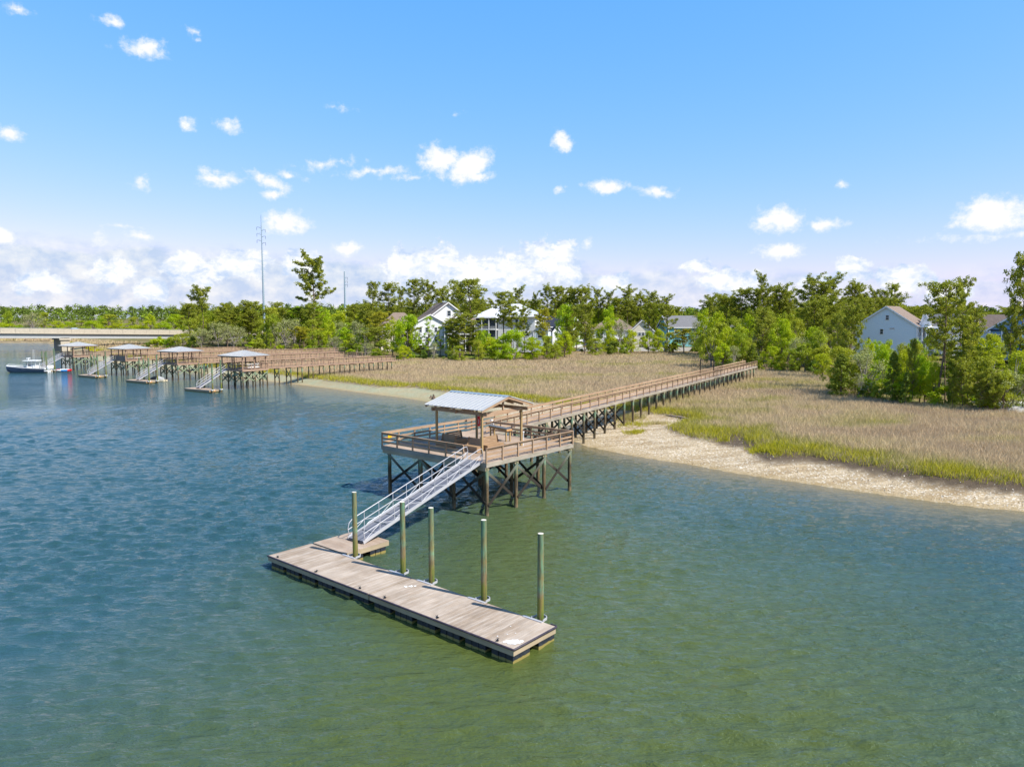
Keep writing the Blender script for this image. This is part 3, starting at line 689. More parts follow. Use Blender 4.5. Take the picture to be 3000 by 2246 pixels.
# gate across the boardwalk
gx = (Vector((35.2,124.8,0))-W0).dot(d)
gt = empty('security_gate', W0+d*gx+Vector((0,0,DZ)), wrz, 'tall black picket gate with side wings closing the boardwalk near the trees', 'gate')
def picket(y0, y1, z0, z1, name):
    b = MB(); n = int((y1-y0)/.12)
    for k in range(n+1): b.beam((0,y0+k*(y1-y0)/n,z0), (0,y0+k*(y1-y0)/n,z1), .025, .025, up=(0,1,0))
    for z in (z0+.1, (z0+z1)/2, z1-.08): b.beam((0,y0,z), (0,y1,z), .03, .05)
    return b.build(name, M['blackm'], gt)
picket(.25, 2.3, .05, 2.85, 'gate_leaf'); picket(2.6, 4.0, -.3, 2.75, 'side_wing'); picket(-1.4, -.1, -.3, 2.75, 'side_wing')
gp = box_mesh('gate_post', .14, .14, 3.1, M['blackm'], -.1)
for y in (.1, 2.45): put('gate_post', gp, gt, (0, y, 0))
b = MB(); b.beam((0,.1,2.95), (0,2.45,2.95), .12, .12); b.build('lintel', M['blackm'], gt)
# ---- aluminium gangway
def gangway(p_lo, p_hi, wid, label, group, npost=9, parts=True):
    p_lo = Vector(p_lo); p_hi = Vector(p_hi); dh = Vector((p_hi.x-p_lo.x, p_hi.y-p_lo.y, 0)); L = dh.length; ang = math.atan2(dh.y, dh.x); k = (p_hi.z-p_lo.z)/L
    g = empty('gangway', p_lo, ang, label, 'gangway', group); P = lambda x, y, h: Vector((x, y, x*k+h))
    b = MB(); nt = round(L/1.05)
    for i in range(nt): b.beam(P(i*L/nt+.03,0,.06), P((i+1)*L/nt-.05,0,.06), wid-.1, .03) if 1 else None
    b.build('tread_panel', M['aludeck'], g)
    b = MB()
    for y in (-wid/2, wid/2): b.beam(P(0,y,.03), P(L,y,.03), .06, .2)
    b.build('side_channel', M['alu'], g); b = MB()
    for i in range(nt+1): b.beam(P(i*L/nt,-wid/2+.03,.0), P(i*L/nt,wid/2-.03,.0), .12, .05)
    b.build('cross_member', M['steeld2'], g)
    for y in (-wid/2-.02, wid/2+.02):
        b = MB(); r = .027 if parts else .035
        b.tube([P(.12,y,.1), P(.02,y,.62), P(.12,y,.92), P(.4,y,1.05), P(L-.4,y,1.05), P(L-.1,y,.98), P(L+.02,y,.7), P(L-.02,y,.1)], r, 8)
        b.tube([P(.05,y,.55), P(L,y,.55)], r*.9, 6)
        if parts:
            for i in range(npost-1):
                x0 = .12+(i)*(L-.2)/npost+(L-.2)/npost*.5; 
                for q in (0, 1): pass
            for i in range(0, npost, 2):
                a = .1+i*(L-.2)/npost; m2 = min(a+(L-.2)/npost, L-.1); e = min(a+2*(L-.2)/npost, L-.1)
                b.tube([P(a,y,.1), P(m2,y,.55)], .018, 6); b.tube([P(m2,y,.55), P(e,y,.1)], .018, 6)
        rl = b.build('handrail', M['alu'], g)
        for i in range(1, npost):
            x = .1+i*(L-.2)/npost; p = MB(); p.tube([P(x,y,.02), P(x,y,1.05)], .022 if parts else .03, 6); p.build('baluster', M['alu'], rl)
    return g
gangway(tuple(Vector((-9.33, 42.25, .74))), tuple(Fw+uN*.12+vN*1.2+Vector((0,0,DZ+.02))), 1.36, 'long white aluminium gangway sloping from the near pier head down to the near float', 'gangways down to floats', 9)
# ---- near floating docks
Bw = Vector((.06, 28.24, 0)); ZD = .65
def drum(root, x0, x1, y0, y1, ztop, along):
    b = MB(); n = 3
    L = (x1-x0) if along == 'x' else (y1-y0)
    for k in range(n):
        a = k/n*L+.02; c = (k+1)/n*L-.02
        if along == 'x': b.box(((x0+(a+c)/2), (y0+y1)/2, (ztop-.45)/2), c-a, y1-y0, ztop+.45)
        else: b.box(((x0+x1)/2, y0+(a+c)/2, (ztop-.45)/2), x1-x0, c-a, ztop+.45)
    b.box(((x0+x1)/2, (y0+y1)/2, (ztop-.45)/2), (x1-x0)-.08, (y1-y0)-.08, ztop+.38)
    return b.build('float_drum', M['drum'], root)
m, t = mat('float_drum_plastic'); geo = t.node('ShaderNodeNewGeometry').outputs['Position']; sp = t.node('ShaderNodeSeparateXYZ'); t.put(geo, sp.inputs[0])
nz_ = t.noise(geo, 6, 4); zz = t.math('ADD', sp.outputs[2], t.math('MULTIPLY', t.math('SUBTRACT', nz_, .5), .10))
cc = t.mix(t.mapr(zz, .10, .13, 1, 0), t.mix(t.mapr(nz_, .4, .65), (.012,.016,.026), (.03,.035,.045)), (.25,.20,.06)); princ(t, cc, .5, spec=.4); M['drum'] = m
def floatdock(name, org, rz, sx, sy, zd, label, boardm, along, bumpers=(), frame_m=None, drums='x', cat='floating dock', group=None, bw=.145):
    e = empty('floating_dock', org, rz, label, cat, group)
    b = MB(); b.box((sx/2, sy/2, zd-.09), sx-.2, sy-.2, .06); b.build('joist_frame', M['black'], e)
    boards(e, 'deck', 0, sx, 0, sy, zd, bw, boardm, along)
    fm = frame_m or M['frame']
    b = MB()
    for y in (.02, sy-.02): b.beam((0,y,zd-.17), (sx,y,zd-.17), .05, .26)
    for x in (.02, sx-.02): b.beam((x,.04,zd-.17), (x,sy-.04,zd-.17), .05, .26)
    b.build('frame', fm, e)
    return e
def bumper(e, pts):
    b = MB(); b.tube(pts, .045, 8); return b.build('rub_rail', M['bumper'], e)
cl = MB()
for s_ in (-1, 1): cl.tube([(-.12,s_*.04,.07),(0,0,.05),(.12,-s_*.04,.07)], .016, 6)
cl.tube([(0,0,0),(0,0,.06)], .03, 8); cl.box((0,0,.01), .12, .09, .02); CLEAT = cl.mesh('cleat', M['blackm'])
def hoop(e, t_, zd):
    b = MB(); c = Vector((3.13, t_, zd+.03)); pts = [(2.86,t_-.33,c.z), (3.02,t_-.28,c.z)]+[(3.11+.27*math.cos(a), t_+.28*math.sin(a), c.z) for a in np.linspace(-1.2,1.2,9)]+[(3.02,t_+.28,c.z),(2.86,t_+.33,c.z)]
    for p, q in zip(pts[:-1], pts[1:]): b.beam(p, q, .035, .11)
    b.box((2.80,t_+.2,zd+.018), .13, 1.1, .03); return b.build('pile_guide', M['alu'], e)
fa = floatdock('a', Bw, RZ, 2.85, 9.12, ZD, 'near half of the long pale floating dock, with the black edged open corner', M['deck'], 'x')
fb_ = floatdock('b', Bw+vN*9.20, RZ, 2.85, 8.86, ZD, 'far half of the long pale floating dock, joined to the small landing', M['deck'], 'x')
bumper(fa, [(-.05,9.1,ZD),(-.05,.0,ZD),(.0,-.05,ZD),(2.85,-.05,ZD),(2.9,.02,ZD),(2.9,.3,ZD)]); bumper(fb_, [(-.05,8.84,ZD),(-.05,.02,ZD)])
for e, ln in ((fa, 9.12), (fb_, 8.86)):
    n = 6
    for k in range(n):
        y = .03+k*(ln-.03)/n
        drum(e, .03, 1.12, y, y+1.2, .40, 'y'); drum(e, 1.72, 2.82, y, y+1.2, .40, 'y')
for t_ in (1.03,4.43,8.02): hoop(fa, t_, ZD)
for t_ in (10.18-9.2,14.2-9.2): hoop(fb_, t_, ZD)
for t_ in (1.01,4.59,8.18): put('cleat', CLEAT, fa, (.18,t_,ZD), random.uniform(.3,1.2))
for t_ in (10.07-9.2,13.73-9.2,17.37-9.2): put('cleat', CLEAT, fb_, (.18,t_,ZD), random.uniform(.3,1.2))
b = MB(); random.seed(3)
for (cx, cy, r0) in [(.42,.45,.22),(.62,.36,.2),(.3,.7,.1),(.75,.2,.12),(1.2,.9,.03),(.9,1.1,.03),(.5,1.3,.04),(1.6,1.5,.03)]:
    b.quad([(cx+r0*random.uniform(.6,1.3)*math.cos(a), cy+r0*random.uniform(.5,1.3)*math.sin(a), ZD+.012+.002*random.random()) for a in np.linspace(0, 6.0, 13)], .5)
b.build('bird_droppings', M['white'], fa)
b = MB()
for (cx, cy, r0) in [(2.0,8.35,.12),(1.8,8.5,.1),(2.15,8.2,.07)]:
    b.quad([(cx+r0*random.uniform(.6,1.3)*math.cos(a), cy+r0*random.uniform(.5,1.3)*math.sin(a), ZD+.012+.002*random.random()) for a in np.linspace(0, 6.0, 11)], .5)
b.build('bird_droppings', M['white'], fa)
fc = floatdock('c', Bw+uN*2.97+vN*14.95, RZ, 3.2, 3.1, ZD+.02, 'small square weathered landing float under the foot of the near gangway', M['deck_old'], 'y')
for k in range(2):
    drum(fc, .1+k*1.7, 1.3+k*1.7, .04, 1.1, .40, 'x'); drum(fc, .1+k*1.7, 1.3+k*1.7, 2.0, 3.06, .40, 'x')
MP = []
for k, (t_, zt, lab) in enumerate([(14.2,4.31,'mooring pile with mossy foot standing in front of the gangway'),(10.18,4.42,'second mooring pile from the left, rust streaked, by the middle of the near float'),(8.02,4.48,'middle of the five mooring piles of the near float'),
        (4.43,4.51,'fourth mooring pile from the left, teal green with a pale sawn top'),(1.03,4.52,'rightmost mooring pile by the open end of the near float')]):
    b = MB(Bw+uN*3.10+vN*t_); base = Bw+uN*3.10+vN*t_; b.tube([base+Vector((0,0,z)) for z in np.linspace(-1.5, zt, 9)], [.155-.02*i/8 for i in range(9)], 16)
    o = b.build('mooring_pile', M['pile']); tag(o, lab, 'mooring pile', 'mooring piles of the near float')
    b = MB(); b.tube([Vector((0,0,zt+.001)), Vector((0,0,zt+.006))], .13, 16); b.build('sawn_top', M['sawn'], o) if 'sawn' in M else None
# ------------------------------------------------------------------ the four hip roofed docks upstream (local x away, y to the left)
RD = R(57)
def dirl(rz): return Vector((math.cos(rz), math.sin(rz), 0)), Vector((-math.sin(rz), math.cos(rz), 0))
uD, vD = dirl(RD)
ORD = ['nearest', 'second nearest', 'third', 'farthest']
DOCKS = [(-52.0,139.4), (-73.2,158.2), (-92.1,172.4), (-114.9,189.6)]
def hip_platform(o, side_panel=None):
    e = empty('pier_platform', o, RD); z = 3.9; lx, ly = 6.0, 6.9
    b = MB(); 
    for k in range(28): b.beam((.35+(k+.5)*lx/28,.35,z-.02), (.35+(k+.5)*lx/28,.35+ly,z-.02), lx/28*.96, .04)
    b.build('deck', M['red_wood'], e)
    b = MB()
    for y in (.32, .38+ly): b.beam((.3,y,z-.18), (.4+lx,y,z-.18), .05, .32)
    for x in (.32, .38+lx): b.beam((x,.3,z-.18), (x,.4+ly,z-.18), .05, .32)
    b.build('skirt_board', M['red_wood'], e)
    railing(e, (.36,.4), (.36,4.6), z, M['red_wood'], 2, PM_far, bh=.10); railing(e, (.36,6.1), (.36,.35+ly), z, M['red_wood'], 1, PM_far, bh=.10)
    railing(e, (.4,.36), (.35+lx,.36), z, M['red_wood'], 3, PM_far, bh=.10); railing(e, (.35+lx,2.4), (.35+lx,.35+ly), z, M['red_wood'], 3, PM_far, bh=.10); railing(e, (.35+lx,.35+ly), (.4,.35+ly), z, M['red_wood'], 3, PM_far, bh=.10)
    for x in (.5,3.35,6.2):
        for y in (.5,2.8,5.0,7.1): put('piling', PILE_s, e, (x,y,0))
    for x in (.5, 6.2):
        for (y0, y1) in ((.5,2.8),(2.8,5.0),(5.0,7.1)): xbrace(e, (x,y0), (x,y1), 1.5, 3.3, M['brace2'], (.15,0,0))
    for y in (.5, 7.1):
        for (x0, x1) in ((.5,3.35),(3.35,6.2)): xbrace(e, (x0,y), (x1,y), 1.5, 3.3, M['brace2'], (0,.15,0))
    if side_panel:
        b = MB()
        for k in range(22): b.beam((.33,.5+k*.185,z+.02), (.33,.5+k*.185,z+1.0), .03, .15, up=(0,1,0))
        b.build('privacy_panel', M['greywood'], e)
    return e
def hip_pavilion(o):
    e = empty('pavilion', Vector(o)+Vector((0,0,3.9)), RD)
    pm_ = box_mesh('post', .17, .17, 2.45, M['red_wood'])
    for (x, y) in ((.55,.55),(.55,3.7),(.55,6.9),(3.3,.55),(6.0,.55),(6.0,6.9),(6.0,3.7),(3.3,6.9)): put('post', pm_, e, (x,y,0))
    b = MB()
    for y in (.5,7.0): b.beam((.3,y,2.5), (6.3,y,2.5), .08, .25)
    for x in (.5,6.05): b.beam((x,.3,2.5), (x,7.2,2.5), .08, .25)
    for (p, q) in (((-.0,.0),(6.6,.0)),((6.6,.0),(6.6,7.5)),((6.6,7.5),(.0,7.5)),((.0,7.5),(.0,.0))): b.beam((*p,2.55), (*q,2.55), .05, .16)
    b.build('beam', M['red_wood'], e)
    b = MB(); c = [Vector((-.05,-.05,2.64)), Vector((6.65,-.05,2.64)), Vector((6.65,7.55,2.64)), Vector((-.05,7.55,2.64))]
    r0, r1 = Vector((3.3,3.35,3.62)), Vector((3.3,4.15,3.62))
    b.quad([c[0],c[1],r0],.4); b.quad([c[1],c[2],r1,r0],.5); b.quad([c[2],c[3],r1],.6); b.quad([c[3],c[0],r0,r1],.5); b.quad([q-Vector((0,0,.03)) for q in c[::-1]], .2)
    for i, (a, q, ap, aq) in enumerate(((c[0],c[1],r0,r0),(c[1],c[2],r0,r1),(c[2],c[3],r1,r1),(c[3],c[0],r1,r0))):
        n = 15; nn = (q-a).cross(Vector((0,0,1)))
        for k in range(1, n):
            p = a+(q-a)*(k/n); t0 = k/n
            lo = ap if t0 < .5 else aq; m_ = t0*2 if t0 < .5 else (1-t0)*2
            foot = (a if t0 < .5 else q)
            top = foot+(lo-foot)*m_; top = Vector((top.x if i % 2 else p.x, p.y if i % 2 else top.y, 0))
            # height on the slope plane
            base_z = 2.64; run = 3.35 if i % 2 == 0 else 3.35
            dist = abs((top-Vector((p.x,p.y,0))).length); top.z = base_z+dist*(.98/(3.35 if i % 2 else 3.4))
            b.beam(p+Vector((0,0,.03)), top+Vector((0,0,.03)), .05, .04, rnd=.5)
    for cc_, rr in ((c[0],r0),(c[1],r0),(c[2],r1),(c[3],r1)): b.beam(cc_+Vector((0,0,.03)), rr+Vector((0,0,.04)), .14, .05, rnd=.9)
    b.build('roof_panel', M['roofm'], e)
    return e
M['brace2'] = simple('green_treated_brace', (.20,.24,.15), .9, 0, .1, .35)
M['greywood'] = wood('grey_wood', (.22,.20,.18), (.28,.25,.23), (.25,.22,.20))
M['float_wood'] = wood('float_boards', (.42,.31,.23), (.50,.39,.30), (.46,.34,.25))
PAVL = ['nearest of the four upstream hip roofed pavilions, with kayaks inside','second nearest upstream hip roofed pavilion, above the covered jet ski','third upstream hip roofed pavilion with a white paddle board inside','farthest hip roofed pavilion, in front of the bridge pier beside the white boat']
for i, (x, y) in enumerate(DOCKS):
    o = Vector((x, y, 0)); n = ORD[i]
    tag(hip_platform(o, i == 2), f"reddish timber pier head on braced piles under the {n} upstream pavilion", 'pier', 'upstream pier heads')
    tag(hip_pavilion(o), PAVL[i], 'pavilion', 'hip roofed pavilions upstream')
    gangway(o-uD*5.6+vD*5.9+Vector((0,0,.62)), o+uD*.35+vD*5.35+Vector((0,0,3.9)), 1.15, f'white gangway sloping down from the {n} of the four upstream pier heads', 'gangways down to floats', 6, False)
    f0 = o-uD*6.6+vD*.9
    f = floatdock('f', f0, RD, 2.5, 8.0, .5, f'short weathered float with two white pile collars below the {n} upstream pavilion' if i < 3 else 'farthest upstream float, mostly hidden behind the white motor boat', M['float_wood'], 'y', group='floats of the upstream docks')
    b = MB(); b.box((1.25,4,.1), 2.3, 7.7, .4); b.build('float_drum', M['drum'], f)
    b = MB(); b.beam((.1,-.03,.33), (1.3,-.03,.33), .05, .3); b.build('end_board', M['orange_wood'], f)
    for q, (a, bb) in enumerate(((.45,-.35),(2.3,-.35))):
        b = MB(); b.box((a,bb+.08,.55), .5, .5, .16); b.build('pile_collar', M['white'], f)
    for q, (a, bb, zt) in enumerate(((.45,-.38,5.5),(2.3,-.38,6.1),(2.8,5.6,5.0),(2.8,7.2,5.2))):
        pp = f0+uD*a+vD*bb; mb = MB(pp); mb.tube([pp+Vector((0,0,z)) for z in (-1.5,1,3,zt)], [.17,.165,.16,.15], 8)
        ob = mb.build('mooring_pile', M['pile']); w = ['front pile at the right end','rear pile at the right end','rear pile at the middle','rear pile at the left end'][q]
        tag(ob, f'green mooring {w} of the {n} upstream float', 'mooring pile', 'mooring piles of the upstream floats')
WALKS = [((-50.6,146.0),(-27.9,173.0),None,'nearest'), ((-70.5,164.5),(-44.4,191.0),(-40.5,187.5),'second'), ((-89.5,179.0),(-52.5,218.7),None,'third'), ((-111.5,196.5),(-85.0,226.5),(-82.0,224.0),'farthest')]
for (a, c, e2, n) in WALKS:
    a = Vector((*a,0)); c = Vector((*c,0)); dd = (c-a).normalized(); L = (c-a).length; rz = math.atan2(dd.y, dd.x)
    e = empty('boardwalk', a, rz, f'reddish timber boardwalk with open railings, {n} of the four upstream ones', 'boardwalk', 'boardwalks of the upstream docks'); z = 3.9
    b = MB(); nb = int(L/.3)
    for k in range(nb): b.beam(((k+.5)*L/nb,-.1,z-.02), ((k+.5)*L/nb,1.75,z-.02), L/nb*.95, .04)
    b.build('deck', M['red_wood'], e)
    b = MB()
    for y in (-.1,1.75): b.beam((0,y,z-.13), (L,y,z-.13), .05, .24)
    b.build('skirt_board', M['red_wood'], e)
    ns = round(L/1.37)
    railing(e, (0,-.05), (L,-.05), z, M['red_wood'], ns, PM_far, bh=.10); railing(e, (L,1.7), (0,1.7), z, M['red_wood'], ns, PM_far, bh=.10)
    k = 1.3
    b = MB()
    while k < L-1:
        for y in (0,1.65): put('piling', PILE_s, e, (k,y,0))
        b.beam((k,-.2,z-.36), (k,1.85,z-.36), .1, .2)
        if k < 9: xbrace(e, (k,0), (k,1.65), 1.6, 3.3, M['brace2'], (.15,0,0))
        k += 2.74
    b.build('girder', M['red_wood'], e)
    if e2:
        q = Vector((*e2,0)); d2 = (q-c).normalized(); w = MB(c); L2 = (q-c).length; rz2 = math.atan2(d2.y, d2.x)
        s2 = empty('boardwalk_landing', c+dd*.4, rz2, f'short bent end of the {n} upstream boardwalk at the wood edge', 'boardwalk', 'boardwalks of the upstream docks')
        b = MB(); b.beam((0,.8,z-.05), (L2,.8,z-.05), 1.8, .1); b.build('deck', M['red_wood'], s2)
        railing(s2, (0,-.05), (L2,-.05), z, M['red_wood'], 3, PM_far, bh=.10); railing(s2, (L2,1.7), (0,1.7), z, M['red_wood'], 3, PM_far, bh=.10)
        for kk in (.5, L2-.5): put('piling', PILE_s, s2, (kk,.1,0))
# things kept on the upstream pier heads
def loft(b, secs, rnd=.5, cap=True, closed=True, smooth=True):
    n = len(secs[0])
    for s0, s1 in zip(secs[:-1], secs[1:]):
        for k in range(n if closed else n-1):
            k2 = (k+1) % n; b.quad([s0[k], s0[k2], s1[k2], s1[k]], rnd, smooth=smooth)
    if cap: b.quad(list(secs[0])[::-1], rnd); b.quad(list(secs[-1]), rnd)
def kayak(loc, rz, L, mt, lab, name='kayak', w=.36, h=.17):
    b = MB(); secs = []
    for x in np.linspace(-1, 1, 11):
        k = max(.06, (1-abs(x)**2.4)); secs.append([Vector((x*L/2, w*k*math.cos(a), h*(.5+.5*k)*math.sin(a)+.12*abs(x)**3)) for a in np.linspace(0, 2*math.pi, 11)[:-1]])
    loft(b, secs); o = b.build(name, mt); o.location = loc; o.rotation_euler = (0,0,rz); return tag(o, lab, name.replace('_', ' '))
D0 = Vector((*DOCKS[0],0)); D2 = Vector((*DOCKS[2],0))
kayak(D0+uD*3.2+vD*.9+Vector((0,0,4.75)), RD+.05, 3.0, M['white'], 'upper of the two white kayaks on the rack in the nearest upstream pavilion', w=.4, h=.24)
kayak(D0+uD*3.4+vD*1.0+Vector((0,0,4.2)), RD, 3.0, M['white'], 'lower of the two white kayaks in the nearest upstream pavilion', w=.4, h=.22)
kayak(D0+uD*1.9+vD*3.2+Vector((0,0,4.65)), RD+1.1, 2.6, M['yellow'], 'yellow kayak lying behind the corner post of the nearest upstream pavilion', h=.25)
kayak(D2+uD*3.4+vD*.8+Vector((0,0,4.35)), RD, 3.8, M['white'], 'flat white paddle board in the third upstream pavilion', 'paddle_board', .38, .09)
# jet ski under a cover on its beige float
js = empty('jet_ski', at(462,1117,0), R(-8), 'jet ski under a black and grey cover on a small beige float', 'jet ski')
b = MB(); secs = []
for x in np.linspace(0, 1, 9):
    w = .55*math.sin(math.pi*(.18+.72*x))**.7; secs.append([Vector(((x-.5)*3, w*c, .35+h)) for c, h in ((-1,0),(-.9,.35),(-.35,.5+.35*math.sin(math.pi*min(1,x*1.1))),(.35,.5+.35*math.sin(math.pi*min(1,x*1.1))),(.9,.35),(1,0))])
loft(b, secs[:5]); b.build('cover', M['blackm'], js); b = MB(); loft(b, secs[4:]); b.build('hood', M['roofm'], js)
b = MB(); b.box((0.1,-.45,.2), 3.6, .6, .36); b.box((.1,.45,.2), 3.6, .6, .36); b.build('float', M['beige'], js) if 'beige' in M else None
# ------------------------------------------------------------------ motor boat
bt = empty('motor_boat', at(84,1090.5,0), R(182), 'centre console motor boat with slate blue hull, white top and four white outboards', 'boat')
bt.rotation_euler = (0, 0, math.pi)
b = MB(); wb = MB(); secs = []; deck = []
for x in np.linspace(-5.0, 5.4, 15):
    u_ = (x+5)/10.4; bw_ = 1.55*(1-max(0, u_-.45)**2.2*2.6); bw_ = max(.03, bw_); sh = 1.05+.55*u_**1.6; ke = -.35+max(0, u_-.75)**2*9
    secs.append([Vector((x+ (0), y*bw_, z)) for y, z in ((-1,sh),(-.9,sh*.45),(-.72,.05+max(0,u_-.8)*3.5),(0,ke),(.72,.05+max(0,u_-.8)*3.5),(.9,sh*.45),(1,sh))])
    deck.append((x, bw_, sh))
loft(b, secs, closed=False, cap=False); b.quad(secs[0], .5); b.build('hull', M['navy'], bt)
b = MB()
for (x0,w0,s0), (x1,w1,s1) in zip(deck[:-1], deck[1:]):
    for y in (-1, 1): b.beam((x0,y*w0,s0+.04), (x1,y*w1,s1+.04), .22, .12)
    b.quad([(x0,-w0,s0-.35),(x0,w0,s0-.35),(x1,w1,s1-.35),(x1,-w1,s1-.35)], .5); 
b.beam((-5,-1.5,1.0), (-5,1.5,1.0), .3, .3); b.beam((-5.0,-1.4,.45), (-5.7,-1.4,.4), .3, .4); b.box((-5.3,0,.45), .8, 2.9, .25)
b.build('gunwale', M['white'], bt)
b = MB(); b.box((-.6,0,1.35), 1.5, 1.0, 1.1); b.quad([(.15,-.5,1.9),(.15,.5,1.9),(-.25,.45,2.45),(-.25,-.45,2.45)], .5); b.box((-1.9,0,1.35), .7, 1.3, .9); b.build('console', M['white'], bt)
b = MB(); b.box((.17,0,2.05), .02, .9, .35); b.box((-.6,-.52,1.8), .7, .02, .3); b.box((-.6,.52,1.8), .7, .02, .3); b.build('windscreen', M['glass'], bt)
b = MB(); b.box((-1.1,0,3.02), 3.6, 2.3, .09); b.box((-1.1,0,3.09), 3.2, 1.9, .08); b.build('hard_top', M['white'], bt)
b = MB()
for x in (-2.3,-.3):
    for y in (-.75,.75): b.tube([(x-.15,y*1.1,1.0),(x,y,3.0)], .04, 6)
b.build('top_support', M['white'], bt)
b = MB(); b.tube([(-.1,0,3.1),(-.1,0,3.5)], .07, 6); b.box((-.1,0,3.6), .5, 1.0, .16); b.build('radar', M['white'], bt)
for (x, y, h) in ((-1.0,-.9,4.4),(-1.9,.9,4.6)):
    b = MB(); b.tube([(x,y,3.05),(x-.1,y,3.05+h*.62)], .02, 5); b.build('antenna', M['white'], bt)
om = MB(); secs = []
for z, r_, xx in ((1.05,.16,0),(1.15,.30,0),(1.5,.34,-.02),(1.85,.33,-.05),(2.02,.2,-.05)): secs.append([Vector((xx+r_*1.35*math.cos(a), r_*.8*math.sin(a), z-.35)) for a in np.linspace(0, 6.283, 11)[:-1]])
loft(om, secs); om.beam((.05,0,.8), (.05,0,-.4), .3, .2, up=(0,1,0)); OM = om.mesh('outboard', M['white'])
for y in (-1.05,-.36,.36,1.05): put('outboard', OM, bt, (-5.75,y,.15))
b = MB(); b.tube([(2.2,-1.25,1.75),(4.4,-.6,2.0),(5.3,0,2.1),(4.4,.6,2.0),(2.2,1.25,1.75)], .03, 6); b.box((5.4,0,1.75), .35, .35, .25); b.build('bow_rail', M['white'], bt)
# inflatable tube
e = empty('inflatable_raft', at(187,1087.5,0), 0, 'red white and blue inflatable tube raft floating beside the boat stern', 'raft')
A = [np.linspace(a0, a1, 5) for a0, a1 in ((math.pi*.8,math.pi*1.3),(math.pi*1.3,math.pi*1.52),(math.pi*1.52,math.pi*1.78),(math.pi*1.78,math.pi*2.3),(math.pi*.3,math.pi*.8))]
for an, mm, nm in zip(A, ('red','white','blue','red','white'), range(5)):
    b = MB(); b.tube([(1.75*math.cos(a), 1.2*math.sin(a), .28) for a in an], .27, 10); b.build('air_chamber', M[mm], e)
b = MB(); b.box((0,0,.2), 2.9, 1.7, .08); b.build('floor', M['white'], e)
# ------------------------------------------------------------------ road bridge
pa = Vector((-204.1,290,0)); pb = Vector((-154.5,340,0)); bd = (pb-pa).normalized(); brz = math.atan2(bd.y, bd.x)
b0 = pa-bd*190
br = empty('road_bridge', b0, brz, 'long pale concrete road bridge crossing the river at the far left', 'bridge')
sl = (8.1-9.75)/70.4; P = lambda x, y, dz: Vector((x, y, 9.75+(x-190)*sl+dz))
LB = 310; b = MB()
for k in range(62):
    x = k*5; b.beam(P(x+.03,0,-.95), P(x+4.97,0,-.95), .35, 1.9); b.beam(P(x+.03,11.5,-.5), P(x+4.97,11.5,-.5), .3, 1.0)
b.build('parapet', M['concrete'], br)
b = MB(); b.beam(P(0,5.7,-1.9), P(LB,5.7,-1.9), 12.2, .35); b.build('deck_slab', M['concrete'], br)
for y in (.6, 4, 7.5, 11):
    b = MB(); b.beam(P(0,y,-2.9), P(LB,y,-2.9), .3, 1.5); b.beam(P(0,y,-3.75), P(LB,y,-3.75), .8, .3); b.beam(P(0,y,-2.25), P(LB,y,-2.25), .9, .22); b.build('girder', M['concrete_d'], br)
b = MB()
for k in range(124): b.tube([P(k*2.5,0,0), P(k*2.5,0,.28)], .03, 4)
b.beam(P(0,0,.3), P(LB,0,.3), .07, .07); b.build('guard_rail', M['steel'], br)
pm2 = MB(); pm2.beam((0,5.7,-2), (0,5.7,5.6), 3.4, 11, up=(0,1,0)); pm2.beam((0,5.7,4.6), (0,5.7,5.3), 4.4, 12, up=(0,1,0)); PIER = pm2.mesh('bridge_pier', M['concrete'])
gx_ = (Vector((-185,300,0))-b0).dot(bd)
for dx in (-62,-124,0,62): put('bridge_pier', PIER, br, (gx_+dx+2,0,0 if dx < 30 else -.6))
# car on the bridge
def car(loc, rz, lab, L=4.8):
    e = empty('parked_car', loc, rz); e.name = 'driving_car'; tag(e, lab, 'car')
    b = MB(); secs = []
    for x, h0, h1, w in ((-2.4,.45,.75,.8),(-2.25,.3,.95,.88),(-1.2,.28,1.0,.92),(.9,.28,1.0,.92),(2.1,.3,.88,.88),(2.4,.45,.65,.75)): secs.append([Vector((x,-w,h0)),Vector((x,w,h0)),Vector((x,w,h1)),Vector((x,-w,h1))])
    loft(b, secs, smooth=False); b.build('body', M['white'], e)
    b = MB(); loft(b, [[Vector((x,-w,.98)),Vector((x,w,.98)),Vector((x,w*.85,h)),Vector((x,-w*.85,h))] for x,w,h in ((-1.9,.8,1.02),(-1.3,.82,1.5),(.3,.82,1.52),(1.2,.8,1.02))], smooth=False); b.build('cabin', M['carglass'], e)
    b = MB(); b.box((-.5,0,1.52), 1.7, 1.35, .05); b.build('roof', M['white'], e)
    for x in (-1.5,1.5):
        for y in (-.85,.85):
            b = MB(); b.tube([(x,y-.1,.33),(x,y+.1,.33)], .33, 10); b.build('wheel', M['black'], e)
    return e
M['carglass'] = simple('car_glass', (.25,.32,.38), .2, .3, .6, .1)
xk = (atd(223,962,311)-b0).dot(bd); cp = b0+bd*xk+Vector((-bd.y, bd.x, 0))*3.0
car((cp.x, cp.y, P(xk,0,-1.0).z), brz, 'silver white car driving over the concrete bridge')
